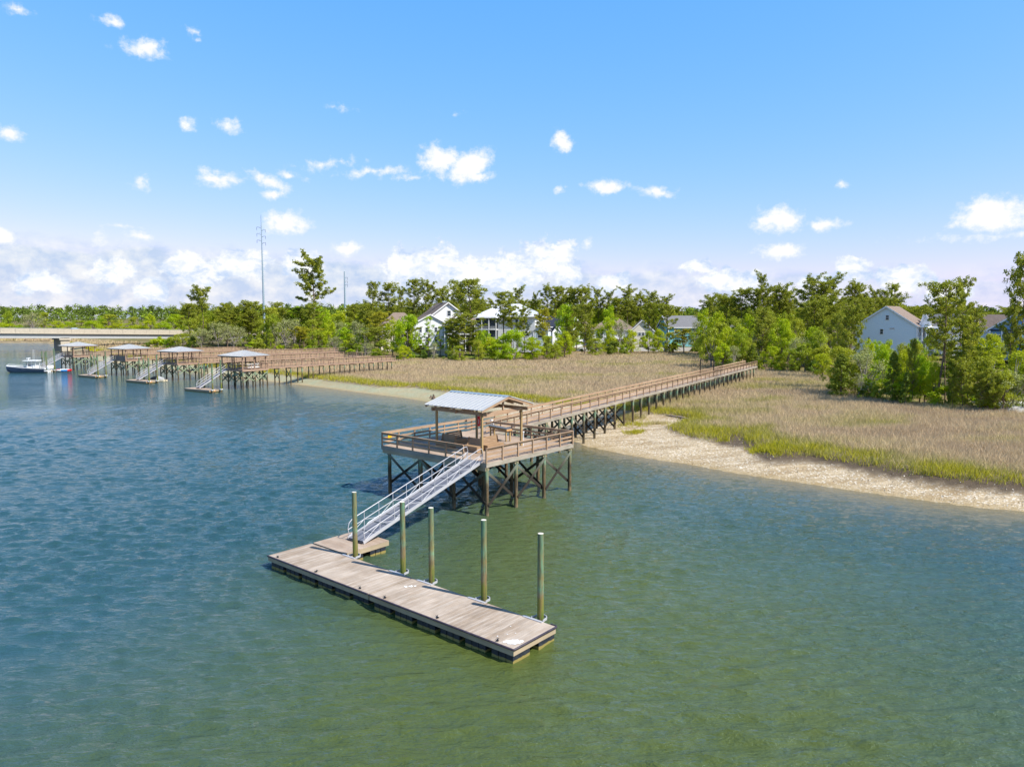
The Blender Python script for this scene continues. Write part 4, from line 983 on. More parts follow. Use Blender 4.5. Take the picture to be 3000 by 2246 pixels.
# ------------------------------------------------------------------ steel pylons
def pylon(px, pybase, ptop, D, r0, r1, lab, arms):
    q = atd(px, pybase, D); zb = gz(q.x, q.y)-.3; zt = atd(px, ptop, D).z
    e = empty('power_pylon', (q.x, q.y, zb), 0, lab, 'pylon'); H_ = zt-zb
    b = MB(); b.tube([(0,0,z*H_) for z in np.linspace(0,1,6)], [r0+(r1-r0)*k/5 for k in range(6)], 12); b.build('mast', M['steel'], e)
    b = MB()
    for k in range(int(H_*.9)): b.beam((r0*.4,0,3+k*.95), (r0*.4+.45,0,3+k*.95), .05, .05)
    b.build('step_bolt', M['steel'], e)
    for (z, dx, ln) in arms:
        b = MB(); z -= zb; b.tube([(0,0,z),(dx*.5,-.3,z+.35),(dx,-.6,z+.45)], [.10,.07,.04], 5); b.tube([(0,0,z+.9),(dx,-.6,z+.55)], .025, 4) if ln > 0 else None
        b.build('cross_arm', M['steeld'], e); b = MB(); b.tube([(dx,-.6,z+.4),(dx,-.6,z-.9)], [.09,.07], 6); b.build('insulator', M['steeld'], e)
    return e
M['steeld'] = simple('dark_steel', (.10,.14,.18), .5, .3, .5, .1)
ar = [(atd(770,y,330).z, dx, 1) for y in (669,688,707) for dx in (-1.9,)]+[(atd(770,y,330).z, 1.9, 0) for y in (676,695,714)]
pylon(776, 1005, 630, 330, .62, .12, 'very tall tapered steel power pole with short cross arms rising above the left trees', ar)
ar2 = [(atd(1013,y,380).z, 1.6, 0) for y in (815,826,836)]
pylon(1013, 990, 795, 380, .75, .30, 'shorter grey steel power pole with bare stub arms right of the tall pine', ar2)
# driftwood and stumps
b = MB(at(1980,1221,1.0)); b.tube([at(1944,1214,.98), at(1965,1218,1.02), at(1995,1222,1.02), at(2022,1228,1.0)], [.10,.15,.14,.08], 7); o = b.build('driftwood_log', M['rock']); tag(o, 'long bleached driftwood log along the top of the shell beach', 'log')
for px, py, s_, lab in ((1303,1147,.5,'dark upright stump on the mud flat left of the pavilion roof'),(1271,1166,.7,'low clump of dark debris on the mud flat by the waterline'),(1262,1163,.4,'small dark debris heap farthest left on the mud flat')):
    q = at(px, py, .4); b = MB(q)
    for k in range(7): a = random.random()*6.28; b.tube([q+Vector((math.cos(a)*s_*.6,math.sin(a)*s_*.4,-.2)), q+Vector((random.uniform(-.3,.3)*s_,0,s_*random.uniform(.3,1)))], [.12*s_+.05,.04], 6)
    o = b.build('stump', M['bark']); tag(o, lab, 'stump')
# ------------------------------------------------------------------ houses
M['wall_w'] = simple('white_siding', (.74,.75,.76), .8, 0, .2, .03)
M['wall_b'] = simple('shade_tinted_siding', (.64,.74,.80), .8, 0, .2, .04)  # white siding with the sky blue of shade mixed into its colour
M['wall_bd'] = simple('blue_siding', (.19,.33,.50), .8, 0, .2, .04)
M['wall_t'] = simple('teal_siding', (.16,.42,.48), .8, 0, .2, .05)
M['wall_s'] = simple('slate_blue_siding', (.17,.27,.33), .8, 0, .2, .05)
M['wall_c'] = simple('cream_siding', (.72,.66,.55), .8, 0, .2, .04)
M['shing'] = simple('brown_shingles', (.22,.17,.14), .95, 0, .1, .2)
M['shing_g'] = simple('grey_shingles', (.17,.17,.18), .95, 0, .1, .2)
M['shing_d'] = simple('dark_shingles', (.030,.035,.055), .9, 0, .1, .2)
M['metal_w'] = simple('white_metal_roof', (.66,.68,.72), .5, .1, .4, .05)
M['trim'] = simple('white_trim', (.80,.80,.80), .6, 0, .3, .03)
M['dark_back'] = simple('porch_back_dark', (.035,.05,.065), .5, 0, .3, .3)  # near-black sheet across the back of the open porches
M['pave'] = simple('pool_wall', (.62,.60,.58), .9, 0, .2, .06)
def siding_faces(b, x0, x1, y, z0, z1): pass
def gable(root, w, d, zb, ze, zr, wall, roof, oh=.5, along='y', cx=0, cy=0, thick=.22):
    """block w (x) by d (y); ridge runs along y (gables face +-y) or along x"""
    b = MB(); x0, x1, y0, y1 = cx-w/2, cx+w/2, cy-d/2, cy+d/2
    if along == 'y':
        for y, fl in ((y0,1),(y1,-1)):
            p = [(x0,y,zb),(x1,y,zb),(x1,y,ze),(cx,y,zr),(x0,y,ze)]; b.quad(p if fl == 1 else p[::-1], .5)
        b.quad([(x1,y0,zb),(x1,y1,zb),(x1,y1,ze),(x1,y0,ze)],.5); b.quad([(x0,y1,zb),(x0,y0,zb),(x0,y0,ze),(x0,y1,ze)],.5)
    else:
        for x, fl in ((x0,-1),(x1,1)):
            p = [(x,y0,zb),(x,y1,zb),(x,y1,ze),(x,cy,zr),(x,y0,ze)]; b.quad(p if fl == 1 else p[::-1], .5)
        b.quad([(x0,y0,zb),(x1,y0,zb),(x1,y0,ze),(x0,y0,ze)],.5); b.quad([(x1,y1,zb),(x0,y1,zb),(x0,y1,ze),(x1,y1,ze)],.5)
    wl = b.build('wall', wall, root); b = MB(); tr = MB()
    hw = (w if along == 'y' else d)/2; k = (zr-ze)/hw; up = thick*.5
    for s_ in (-1, 1):
        if along == 'y':
            a = Vector((cx+s_*(hw+oh),cy,ze-k*oh+up+.02)); r_ = Vector((cx,cy,zr+up+.02)); b.beam(a, r_, d+2*oh, thick, up=(s_*k,0,1))
            for y in (y0-oh-.05, y1+oh+.05): tr.beam(Vector((a.x,y,a.z-.1)), Vector((cx,y,r_.z-.1)), .09, .34)
        else:
            a = Vector((cx,cy+s_*(hw+oh),ze-k*oh+up+.02)); r_ = Vector((cx,cy,zr+up+.02)); b.beam(a, r_, w+2*oh, thick, up=(0,s_*k,1))
            for x in (x0-oh-.05, x1+oh+.05): tr.beam(Vector((x,a.y,a.z-.1)), Vector((x,cy,r_.z-.1)), .09, .34)
            tr.beam((x0-oh,a.y-s_*-.05,a.z-.1), (x1+oh,a.y-s_*-.05,a.z-.1), .08, .28)
    for x in (x0-.03, x1+.03):
        for y in (y0-.03, y1+.03): tr.beam((x,y,zb+.2), (x,y,ze-.1), .22, .22, up=(0,1,0))
    b.build('roof', roof, root); tr.build('barge_board', M['trim'], root)
def hip(root, w, d, zb, ze, zr, wall, roof, oh=.6, cx=0, cy=0, ridge=None, ribs=True):
    b = MB(); x0, x1, y0, y1 = cx-w/2, cx+w/2, cy-d/2, cy+d/2
    b.quad([(x0,y0,zb),(x1,y0,zb),(x1,y0,ze),(x0,y0,ze)],.5); b.quad([(x1,y0,zb),(x1,y1,zb),(x1,y1,ze),(x1,y0,ze)],.5); b.quad([(x1,y1,zb),(x0,y1,zb),(x0,y1,ze),(x1,y1,ze)],.5); b.quad([(x0,y1,zb),(x0,y0,zb),(x0,y0,ze),(x0,y1,ze)],.5)
    b.build('wall', wall, root)
    X0, X1, Y0, Y1 = x0-oh, x1+oh, y0-oh, y1+oh; rl = (max(w, d)-min(w, d))/2 if ridge is None else ridge
    if w >= d: ra, rb = Vector((cx-rl,cy,zr)), Vector((cx+rl,cy,zr))
    else: ra, rb = Vector((cx,cy-rl,zr)), Vector((cx,cy+rl,zr))
    c = [Vector((X0,Y0,ze)), Vector((X1,Y0,ze)), Vector((X1,Y1,ze)), Vector((X0,Y1,ze))]; b = MB()
    if w >= d: F_ = [(c[0],c[1],rb,ra),(c[1],c[2],rb,rb),(c[2],c[3],ra,rb),(c[3],c[0],ra,ra)]
    else: F_ = [(c[0],c[1],ra,ra),(c[1],c[2],rb,ra),(c[2],c[3],rb,rb),(c[3],c[0],ra,rb)]
    for (p, q, r2, r1) in F_:
        b.quad([p,q,r2] if (r1-r2).length < .01 else [p,q,r2,r1], .5)
        if ribs:
            n = int((q-p).length/.6)
            for k in range(1, n):
                f = k/n; s_ = p+(q-p)*f; tl = (r1-p).dot(q-p)/(q-p).length_squared; tr_ = (r2-p).dot(q-p)/(q-p).length_squared
                top0 = r1 if f < tl else (r2 if f > tr_ else None)
                if top0 is None: e_ = r1+(r2-r1)*((f-tl)/(tr_-tl+1e-9))
                elif f < tl: e_ = p+(r1-p)*(f/tl)
                else: e_ = q+(r2-q)*((1-f)/(1-tr_))
                b.beam(s_+Vector((0,0,.04)), e_+Vector((0,0,.04)), .07, .06, rnd=.8)
    b.quad([q-Vector((0,0,.05)) for q in c[::-1]], .3); b.build('roof', roof, root)
    b = MB()
    for i in range(4): b.beam(c[i]-Vector((0,0,.17)), c[(i+1)%4]-Vector((0,0,.17)), .06, .26)
    b.build('fascia', M['trim'], root)
def window(root, x, y, z, w, h, face='-y'):
    """window proud of the wall, facing -y or +-x"""
    n = {'-y': Vector((0,-1,0)), '+x': Vector((1,0,0)), '-x': Vector((-1,0,0))}[face]; s_ = Vector((1,0,0)) if face == '-y' else Vector((0,1,0)); c = Vector((x,y,z))+n*.04
    b = MB(); Z = Vector((0,0,1))
    for q in (-1, 1): b.beam(c+s_*q*w/2-Z*h/2, c+s_*q*w/2+Z*h/2, .12, .1, up=n); b.beam(c-s_*(w/2+.06)+Z*q*h/2, c+s_*(w/2+.06)+Z*q*h/2, .1, .12)
    b.beam(c-s_*w/2, c+s_*w/2, .05, .05)
    f = b.build('window', M['trim'], root); b = MB(); b.beam(c-s_*(w/2-.05), c+s_*(w/2-.05), .03, h-.1); b.build('pane', M['glass'], f)
def porch(root, x0, x1, y0, y1, levels, h, wall='dark_back', cols=4, zb=0, railn=True, top=None):
    """stacked porches with columns on the river side (-y), open to it"""
    for L_ in range(levels):
        z = zb+L_*h; b = MB(); b.box(((x0+x1)/2,(y0+y1)/2,z-.12), x1-x0, y1-y0, .24); b.build('porch_floor', M['trim'], root)
        b = MB(); b.box(((x0+x1)/2, y1-.05, z+h/2), (x1-x0)-.1, .08, h-.5); b.build('porch_back', M[wall], root)
        for k in range(cols):
            x = x0+.15+k*(x1-x0-.3)/(cols-1); b = MB(); b.box((x,y0+.15,z+h/2-.12), .26, .26, h-.3); b.build('column', M['trim'], root)
        if railn and L_ > 0:
            b = MB(); b.beam((x0,y0+.1,z+.95), (x1,y0+.1,z+.95), .07, .08)
            for k in range(int((x1-x0)/.25)): b.beam((x0+.12+k*.25,y0+.1,z), (x0+.12+k*.25,y0+.1,z+.93), .035, .035, up=(0,1,0))
            b.build('balustrade', M['trim'], root)
    b = MB(); b.box(((x0+x1)/2,(y0+y1)/2,zb+levels*h+.05), x1-x0+.3, y1-y0+.3, .3); b.build('cornice', M['trim'], root)
def house(px, D, zb, rz, lab):
    q = atd(px, 1000, D); return empty('house', (q.x, q.y, zb), rz, lab, 'house')
ZG = 2.2
# H1: big white gable house with brown roof
h = house(1290, 262, ZG, R(16), 'tall white house with brown shingle roof and a pale gable, behind the boardwalk ends')
gable(h, 15.5, 22, 0, 11.2, 17.0, M['wall_w'], M['shing'], .6, 'y', 1.6, 4)
gable(h, 12, 7, 0, 9.6, 12.8, M['wall_w'], M['shing'], .5, 'y', -5.2, -5.8)
gable(h, 9.5, 6, 0, 9.2, 12.4, M['wall_s'], M['shing'], .5, 'y', 4.2, -8.6)
hip(h, 14, 10, 0, 8.6, 13.6, M['wall_c'], M['shing'], .5, -14, 6, ribs=False); hip(h, 9, 9, 0, 9.8, 13.4, M['wall_s'], M['shing'], .5, 13.5, -1, ribs=False)
window(h, 1.9, -7.02, 13.3, 1.3, 1.9); 
for x in (-8.6,-6.4,-3.2): window(h, x, -9.32, 7.6, 1.0, 1.7); window(h, x, -9.32, 4.4, 1.0, 1.7)
porch(h, .2, 10.5, -13.6, -11.7, 3, 3.1, cols=6); porch(h, -13, -9.4, -8, -6, 2, 3.1, cols=3); porch(h, 10.6, 17, -6.6, -5.6, 3, 3.1, cols=4)
gable(h, 11, 3.4, 9.3, 9.5, 11.6, M['wall_s'], M['shing'], .4, 'y', 5.3, -12.2)
# H2: white house with metal hip roof
h = house(1496, 258, ZG, R(-14), 'broad white house with a ribbed white metal hip roof and dark porches')
hip(h, 21, 16, 0, 12.2, 16.6, M['wall_w'], M['metal_w'], .9, ridge=3.4)
porch(h, -10.4, -2.5, -10.2, -8.1, 3, 3.9, cols=4)
for x in (1.5,4.2,7.5): window(h, x, -8.02, 10.2, 1.1, 1.9); window(h, x, -8.02, 6.4, 1.1, 1.9)
for y in (-5,0,5): window(h, 10.52, y, 10.2, 1.1, 1.9, '+x'); window(h, 10.52, y, 6.4, 1.1, 1.9, '+x')
gable(h, 5, 4, 0, 7.6, 9.6, M['wall_b'], M['shing_g'], .4, 'y', 12.6, -6); window(h, 12.6, -8.02, 5.8, 2.2, 1.8)
# H3: dark roofed house
h = house(1634, 290, ZG, R(24), 'white and slate blue house with dark roof and small gables in the centre')
gable(h, 12, 10, 0, 8.4, 12.2, M['wall_s'], M['shing_d'], .5, 'x', -2.0, 2); gable(h, 6.4, 8.5, 0, 7.8, 12.0, M['wall_w'], M['shing_d'], .45, 'y', 5.0, -1.0)
gable(h, 3.4, 3, 0, 6.4, 8.2, M['wall_w'], M['shing_d'], .3, 'y', -3.6, -4.4); window(h, -3.6, -5.92, 4.9, 1.1, 2.0)
for x in (3.9,5.2,6.4): window(h, x, -5.28, 5.9, .9, 2.2)
for x in (-7,-1): window(h, x, -3.02, 6, 1.0, 1.7)
# H4
h = house(1795, 300, ZG, R(-6), 'low wide white house with brown roof and porch half hidden by central pines')
hip(h, 17, 12, 0, 7.0, 11.4, M['wall_w'], M['shing'], .6, ribs=False); gable(h, 9, 8, 0, 6.6, 10.8, M['wall_c'], M['shing'], .5, 'y', 11.5, -3); 
for x in (-6,-4.6,1,3): window(h, x, -6.02, 5.4, 1.1, 1.6)
for x in (10.4,11.8,13.2): window(h, x, -7.02, 5.2, 1.1, 1.3)
porch(h, -2, 5, -8.2, -6.1, 1, 3.2, cols=4)
hip(h, 8, 8, 0, 7.4, 11.0, M['wall_b'], M['shing'], .5, -12, 3, ribs=False)
# H5
h = house(2010, 300, ZG, R(10), 'teal house with grey shingle roof between the pines near the centre right')
gable(h, 20, 11, 0, 8.2, 12.4, M['wall_t'], M['shing_g'], .6, 'x'); hip(h, 8, 8, 0, 6.6, 10.6, M['wall_w'], M['shing_g'], .5, 11, -3.5, ribs=False)
for x in (-7,-3.6,1,5): window(h, x, -5.52, 6.4, 1.0, 1.9)
porch(h, 7.2, 14.6, -9.4, -7.6, 2, 3.1, cols=4)
# H6 white gable with blue shade in its wall colour, right
h = house(2602, 205, 4.2, R(-42), 'white three storey house, wide plain gable tinted with blue shade, and white porches')
gable(h, 15.5, 12, -2, 7.6, 12.8, M['wall_b'], M['shing'], .5, 'y', 0, 3)
for (x, z, w, hh) in ((.3,9.8,.9,1.4),(-1.0,5.9,.9,1.5),(-3.6,1.8,.9,.9),(-6.4,5.8,.9,1.5),(5.2,1.2,.9,1.9)): window(h, x, -3.02, z, w, hh)
for (x, z) in ((1.6,6.8),(-.2,2.4)): window(h, x, -3.02, z, 1.2, .35)
porch(h, 7.85, 10.2, -2.9, 3, 2, 3.6, 'wall_w', cols=3); porch(h, 10.2, 17, -1.5, 3, 2, 3.5, 'wall_b', cols=5, zb=-.2)
gable(h, 9.5, 7, 0, 7.6, 10.6, M['wall_w'], M['shing_g'], .4, 'x', 12.4, 6.2); gable(h, 2.2, 3.5, 6.8, 8.2, 10.6, M['trim'], M['shing_g'], .2, 'y', 9.2, 1.3)
# H7 small blue house between
h = house(2738, 225, 4.0, R(-36), 'small blue house with white balconies seen between the tall right hand pines')
gable(h, 11, 10, -1, 7.4, 10.2, M['wall_bd'], M['shing_g'], .5, 'y'); window(h, -1.2, -5.02, 8.1, 1.0, 1.4); gable(h, 6, 9, -1, 6.0, 9.4, M['wall_w'], M['shing_g'], .4, 'y', 7.5, -2)
porch(h, -5, 4.5, -7.6, -5.6, 2, 3.3, 'wall_w', cols=5)
# H8 blue gable, far right
h = house(2985, 185, 4.4, R(-44), 'blue gabled house with brown roof wing and white metal porch at the right edge')
gable(h, 14.5, 10, -1, 6.6, 11.6, M['wall_bd'], M['shing'], .5, 'y', 1.5, 0); gable(h, 12, 8, -1, 6.4, 10.2, M['wall_b'], M['shing'], .5, 'x', -4.4, 7)
b = MB(); b.box((-.5,-5.15,6.4), 11.5, .3, .35); b.build('gable_band', M['shing_d'], h)
window(h, -1.4, -5.22, 4.0, 2.0, 2.3); hip(h, 8, 4, -1, 6.3, 8.2, M['wall_b'], M['metal_w'], .4, 6, -7.0); window(h, -4.0, -5.22, 4.2, 2.4, 2.2)
for x in (-5.4,-2.8,0): b = MB(); b.box((x,-5.3,3.2), .3, .3, 6.3); b.build('pilaster', M['trim'], h)
# roofs seen far back
for px, D, zr, rz, wl, rf, lab in ((2150,330,9,10,'wall_c','shing_g','distant grey roofed house glimpsed through the trees right of centre'),(2460,240,8.5,-15,'wall_c','shing','low brown roof behind the trees left of the blue shaded gable house'),(1180,300,9,0,'wall_c','shing','low brown roofed house wing behind bright trees left of the white gable house')):
    h = house(px, D, ZG, R(rz), lab); gable(h, 11, 9, 0, zr-3.4, zr, M[wl], M[rf], .5, 'x'); window(h, -2.5, -4.52, 3.4, 1.1, 1.5); window(h, 2.5, -4.52, 3.4, 1.1, 1.5)
# terrace wall, fences, lamp
b = MB(atd(1245,1025,232)); q0 = atd(1205,1030,236); q1 = atd(1312,1028,228); zt = ZG
b.beam((q0.x,q0.y,zt+.2), (q1.x,q1.y,zt+.2), .3, 3.2); o = b.build('terrace_wall', M['pave']); tag(o, 'low white pool terrace wall in front of the white gable house', 'wall')
def fence(p, q, z, lab, n):
    e = empty('fence', (p.x, p.y, z), math.atan2(q.y-p.y, q.x-p.x), lab, 'fence'); L = (q-p).length
    b = MB(); b.beam((0,0,1.15), (L,0,1.15), .05, .05); b.beam((0,0,.2), (L,0,.2), .05, .05)
    for k in range(int(L/.25)): b.beam((k*.25,0,.1), (k*.25,0,1.25), .03, .03, up=(0,1,0))
    b.build('picket_panel', M['blackm'], e)
    pp = box_mesh('post', .1, .1, 1.5, M['blackm'])
    for k in range(n+1): put('post', pp, e, (L*k/n, 0, 0))
q0 = atd(1200,1030,230); q1 = atd(1322,1028,223); fence(Vector((q0.x,q0.y,0)), Vector((q1.x,q1.y,0)), 2.3, 'black metal picket fence below the pool terrace', 8)
q0 = atd(1690,1030,262); q1 = atd(2030,1028,262); 
b = MB(q0); b.beam((q0.x,q0.y,2.6), (q1.x,q1.y,2.6), .3, 1.4); o = b.build('garden_wall', M['pave']); tag(o, 'low grey garden wall at the marsh edge below the brown roofed houses', 'wall')
q = atd(2545,1005,170); e = empty('street_lamp', (q.x,q.y,2.0), 0, 'black lantern street lamp left of the blue shaded gable house', 'street lamp')
b = MB(); b.tube([(0,0,0),(0,0,6.6)], [.09,.06], 8); b.build('pole', M['blackm'], e); b = MB(); b.tube([(0,0,6.6),(0,0,6.8),(0,0,7.3),(0,0,7.5)], [.1,.2,.26,.05], 8); b.build('lantern', M['blackm'], e)
q = atd(2960,1160,100); b = MB(q); b.box((q.x+1,q.y,2.0), 9, 6, .15); b.box((q.x+1,q.y-3,1.6), 9, .2, .9); o = b.build('patio', M['pave']); tag(o, 'low pale patio edge seen between the trunks at the lower right wood', 'patio')
# ------------------------------------------------------------------ trees
def leaf_quads(C, Rr, cnt, size, flat=1.0, out=.7, asp=1.5, tone=None):
    """cnt leaf faces round every clump centre C with radii Rr"""
    n = len(C); N = n*cnt; c = np.repeat(C, cnt, 0); r = np.repeat(Rr, cnt, 0)
    d = rng.normal(size=(N, 3)); d /= np.linalg.norm(d, axis=1)[:,None]; k = rng.random(N)**.45
    p = c+d*k[:,None]*r
    nn = d*out+rng.normal(size=(N, 3))*.6+np.array([0,0,.35]); nn /= np.linalg.norm(nn, axis=1)[:,None]
    a = np.cross(nn, rng.normal(size=(N, 3))); a /= np.linalg.norm(a, axis=1)[:,None]; b = np.cross(nn, a)
    s = size*rng.uniform(.6, 1.35, N)[:,None]; a = a*s*asp/2; b = b*s/2
    V = np.stack([p-a-b*.3, p-b, p+a+b*.3, p+b], 1).reshape(-1, 3)
    t = np.repeat(rng.random(n) if tone is None else tone, cnt)*.6+rng.random(N)*.4
    return V, t
def mk_tree(name, trunk_b, leafs, lm, bm='bark'):
    V = np.concatenate([l[0] for l in leafs]); t = np.concatenate([l[1] for l in leafs]); F = np.arange(len(V)).reshape(-1, 4)
    return (trunk_b.mesh('trunk', M[bm]), np_mesh('crown', V, F, M[lm], {}, dict(rnd=t)))
def rot2(a): return math.cos(a), math.sin(a)
def pine(seed, h=22, base=.45, wid=3.6, nb=26, flat_top=False, sz=.20, cnt=34, lean=.6, double=False, lm='pine'):
    random.seed(seed); b = MB(); C = []; Rr = []
    lx, ly = random.uniform(-lean,lean), random.uniform(-lean,lean)
    tp = lambda u: Vector((lx*math.sin(u*2.4)+.25*math.sin(u*7+seed), ly*math.sin(u*2.0)+.2*math.sin(u*6+seed*2), u*h))
    b.tube([tp(u) for u in np.linspace(-.02, .97, 12)], [.26*(1-.80*u)*h/22 for u in np.linspace(0,1,12)], 8)
    for i in range(nb):
        u = base+(1-base)*((i+.5)/nb)**.85; u = min(u, .985); a = i*2.4+random.uniform(-.5,.5)
        prof = math.sin(math.pi*min(1, .22+.62*(u-base)/(1-base)))**.7 if not flat_top else (.35+.75*(u-base)/(1-base) if u < .93 else .8)
        L = wid*prof*random.choice((.45,.7,.9,1.1,1.35)); ca, sa = rot2(a); o = tp(u); up = random.uniform(.2,.9) if not flat_top else random.uniform(.0,.4)
        e = o+Vector((ca*L, sa*L, L*up)); md = o+Vector((ca*L*.55, sa*L*.55, L*up*.35))
        b.tube([o, md, e], [.075, .05, .02], 4, cap=False)
        nc = 3+int(L*1.8)
        for k in range(nc):
            f = .35+.65*(k+.6)/nc; q = o+(md-o)*(f/.55) if f < .55 else md+(e-md)*((f-.55)/.45)
            q = q+Vector((random.gauss(0,.38), random.gauss(0,.38), random.gauss(.15,.22))); C.append(q); r = random.uniform(.45,.95); Rr.append((r, r, r*.6))
    for k in range(5): q = tp(.985); C.append(q+Vector((random.gauss(0,.5),random.gauss(0,.5),random.gauss(0,.3)))); Rr.append((.6,.6,.5))
    for k in range(4):  # dead stubs
        u = random.uniform(.2,.45); a = random.random()*6.28; L = random.uniform(.6,2.0); o = tp(u); b.tube([o, o+Vector((math.cos(a)*L, math.sin(a)*L, random.uniform(-.3,.5)))], [.05,.015], 4, cap=False)
    return mk_tree('pine', b, [leaf_quads(np.array([tuple(q) for q in C]), np.array(Rr), cnt, sz, asp=1.9)], lm)
def broad(seed, h=12, w=5, lm='bright', clumps=46, cnt=110, sz=.26, low=.12, trunk_h=.3, bm='bark', gap=.0, limbs=9, r0=(.9,1.6), twig=0):
    random.seed(seed); b = MB(); C = []; Rr = []
    b.tube([(0,0,-.4),(random.uniform(-.2,.2),0,h*trunk_h*.5),(random.uniform(-.4,.4),random.uniform(-.4,.4),h*trunk_h)], [.28*w/5,.22*w/5,.17*w/5], 8)
    top = Vector((0,0,h*trunk_h*.95)); off = [random.uniform(0,6.28) for _ in range(4)]
    ends = []
    for i in range(clumps):
        a = random.random()*6.28; v = random.random()**.8; zc = low+(1-low)*v
        env = math.sin(math.pi*min(1, .16+.80*(zc-low)/(1-low)))**.65*(1+.22*math.sin(2*a+off[0])+.18*math.sin(3*a+off[1]+v*5))
        rr = w*env*(random.random()**.35)*(1-.16)
        q = Vector((math.cos(a)*rr, math.sin(a)*rr, h*zc*(1-.04)-.3)); r = random.uniform(*r0)*(h/12)**.4
        C.append(q); Rr.append((r, r, r*.72)); ends.append(q)
    for q in random.sample(ends, min(limbs, len(ends))):
        md = top+(q-top)*.5+Vector((0,0,-.1*h*random.random())); b.tube([top*random.uniform(.6,1), md, q], [.13*w/5,.09*w/5,.03], 5, cap=False)
        for k in range(twig): 
            p = md+(q-md)*random.random(); b.tube([p, p+Vector((random.gauss(0,1.1),random.gauss(0,1.1),random.uniform(0,1.2)))], [.04,.012], 4, cap=False)
    return mk_tree('tree', b, [leaf_quads(np.array([tuple(q) for q in C]), np.array(Rr), cnt, sz)], lm, bm)
def cone(seed, h=9, w=2.6, lm='dark', cnt=70):
    random.seed(seed); b = MB(); b.tube([(0,0,-.3),(0,0,h*.9)], [.16,.04], 6); C = []; Rr = []
    for i in range(70):
        u = random.random()**.9; a = random.random()*6.28; rr = w*(1-u)**.7*(.45+.55*random.random())*min(1,.5+3*u); C.append((math.cos(a)*rr, math.sin(a)*rr, .4+u*(h-.6))); r = random.uniform(.4,.75); Rr.append((r,r,r*.9))
    return mk_tree('cedar', b, [leaf_quads(np.array(C), np.array(Rr), cnt, .20)], lm)
def palmetto(seed):
    random.seed(seed); b = MB(); b.tube([(0,0,-.3),(0,0,1.2)], [.22,.18], 7); V = []
    for i in range(34):
        a = random.random()*6.28; el = random.uniform(-.2,1.3); L = random.uniform(1.0,1.6); d_ = Vector((math.cos(a)*math.cos(el), math.sin(a)*math.cos(el), math.sin(el))); s_ = d_.cross(Vector((0,0,1))).normalized()
        o = Vector((0,0,1.3)); tip = o+d_*L-Vector((0,0,.35)); m_ = o+d_*L*.6
        for w_ in (-1, 1): V += [tuple(o), tuple(m_+s_*w_*.42-Vector((0,0,.1))), tuple(tip+s_*w_*.2), tuple(m_+Vector((0,0,.12)))]
    V = np.array(V); F = np.arange(len(V)).reshape(-1,4)
    return (b.mesh('trunk', M['bark']), np_mesh('crown', V, F, M['palm'], {}, dict(rnd=rng.random(len(F)))))
def dead(seed, h=7):
    random.seed(seed); b = MB(); 
    def br(o, d_, L, r, n):
        e = o+d_*L; m_ = o+d_*L*.5+Vector((random.gauss(0,.06),random.gauss(0,.06),0))*L; b.tube([o,m_,e], [r,r*.75,r*.5], 5, cap=False)
        if n:
            for k in range(3): br(m_+(e-m_)*random.random(), (d_+Vector((random.gauss(0,.6),random.gauss(0,.6),random.gauss(.1,.35)))).normalized(), L*.62, r*.5, n-1)
    br(Vector((0,0,-.2)), Vector((.15,0,1)).normalized(), h*.45, .16, 4)
    C = rng.normal(0, 1.4, (14,3))*np.array([1,1,.8])+np.array([0,0,h*.7]); Rr = np.full((14,3), .7)
    return mk_tree('dead', b, [leaf_quads(C, Rr, 22, .15)], 'grey', 'palebark')
PR = {}
def reg(k, tm, h, w): PR.setdefault(k, []).append((tm, h, w))
reg('pine', pine(1, 22, .46, 3.7, 29), 22, 3.9); reg('pine', pine(2, 23, .42, 4.1, 32), 23, 4.3); reg('pine', pine(3, 20, .52, 3.4, 25), 20, 3.6); reg('pine', pine(4, 24, .48, 4.4, 30, lean=1.0), 24, 4.6)
reg('pinebig', pine(6, 24, .46, 5.0, 34, sz=.28, cnt=24, lean=1.0), 24, 5.2); reg('pinefull', pine(11, 16, .28, 3.7, 29), 16, 3.8); reg('pinefull', pine(12, 17, .22, 4.0, 38), 17, 4.0)
reg('pinelow', pine(13, 12, .12, 3.4, 34), 12, 3.5); reg('pineflat', pine(14, 15, .62, 4.6, 22, True), 15, 5.0); reg('pineyoung', pine(15, 10, .2, 2.2, 24, sz=.17), 10, 2.3)
reg('pineyellow', pine(16, 16, .45, 3.2, 26, lm='yel') if 'yel' in M else pine(16, 16, .45, 3.2, 26), 16, 3.3)
for s_ in (21,22,23): reg('bright', broad(s_, 12, 5, 'bright', low=.14), 12, 5.3)
for s_ in (31,32,33): reg('oak', broad(s_, 12, 5.5, 'oak', 44, 110, .25, low=.16), 12, 5.8)
reg('wide', broad(41, 9, 7.5, 'bright', 60, 110, .26, low=.06, trunk_h=.22, limbs=14, bm='palebark'), 9, 7.8); reg('wideoak', broad(42, 9, 7, 'oak', 56, 110, .24, low=.2, trunk_h=.3, limbs=16, bm='palebark', twig=2), 9, 7.3)
for s_ in (51,52): reg('grey', broad(s_, 11, 4.6, 'grey', 36, 75, .20, low=.15, limbs=18, bm='palebark', twig=4), 11, 4.9)
reg('sparse', broad(61, 12, 3, 'bright', 26, 60, .24, low=.2, trunk_h=.5, limbs=14, r0=(.6,1.0)), 12, 3.2); reg('sparse', broad(62, 12, 3.2, 'oak', 26, 60, .24, low=.25, trunk_h=.5, limbs=14, r0=(.6,1.0), bm='palebark'), 12, 3.3)
reg('cedar', cone(71), 9, 2.8); reg('cedar', cone(72, 9, 3.2), 9, 3.3)
for s_ in (81,82,83): reg('shrub', broad(s_, 3, 2.2, 'bright' if s_ != 82 else 'oak', 22, 100, .19, low=.1, trunk_h=.2, limbs=4, r0=(.8,1.2)), 3, 2.4)
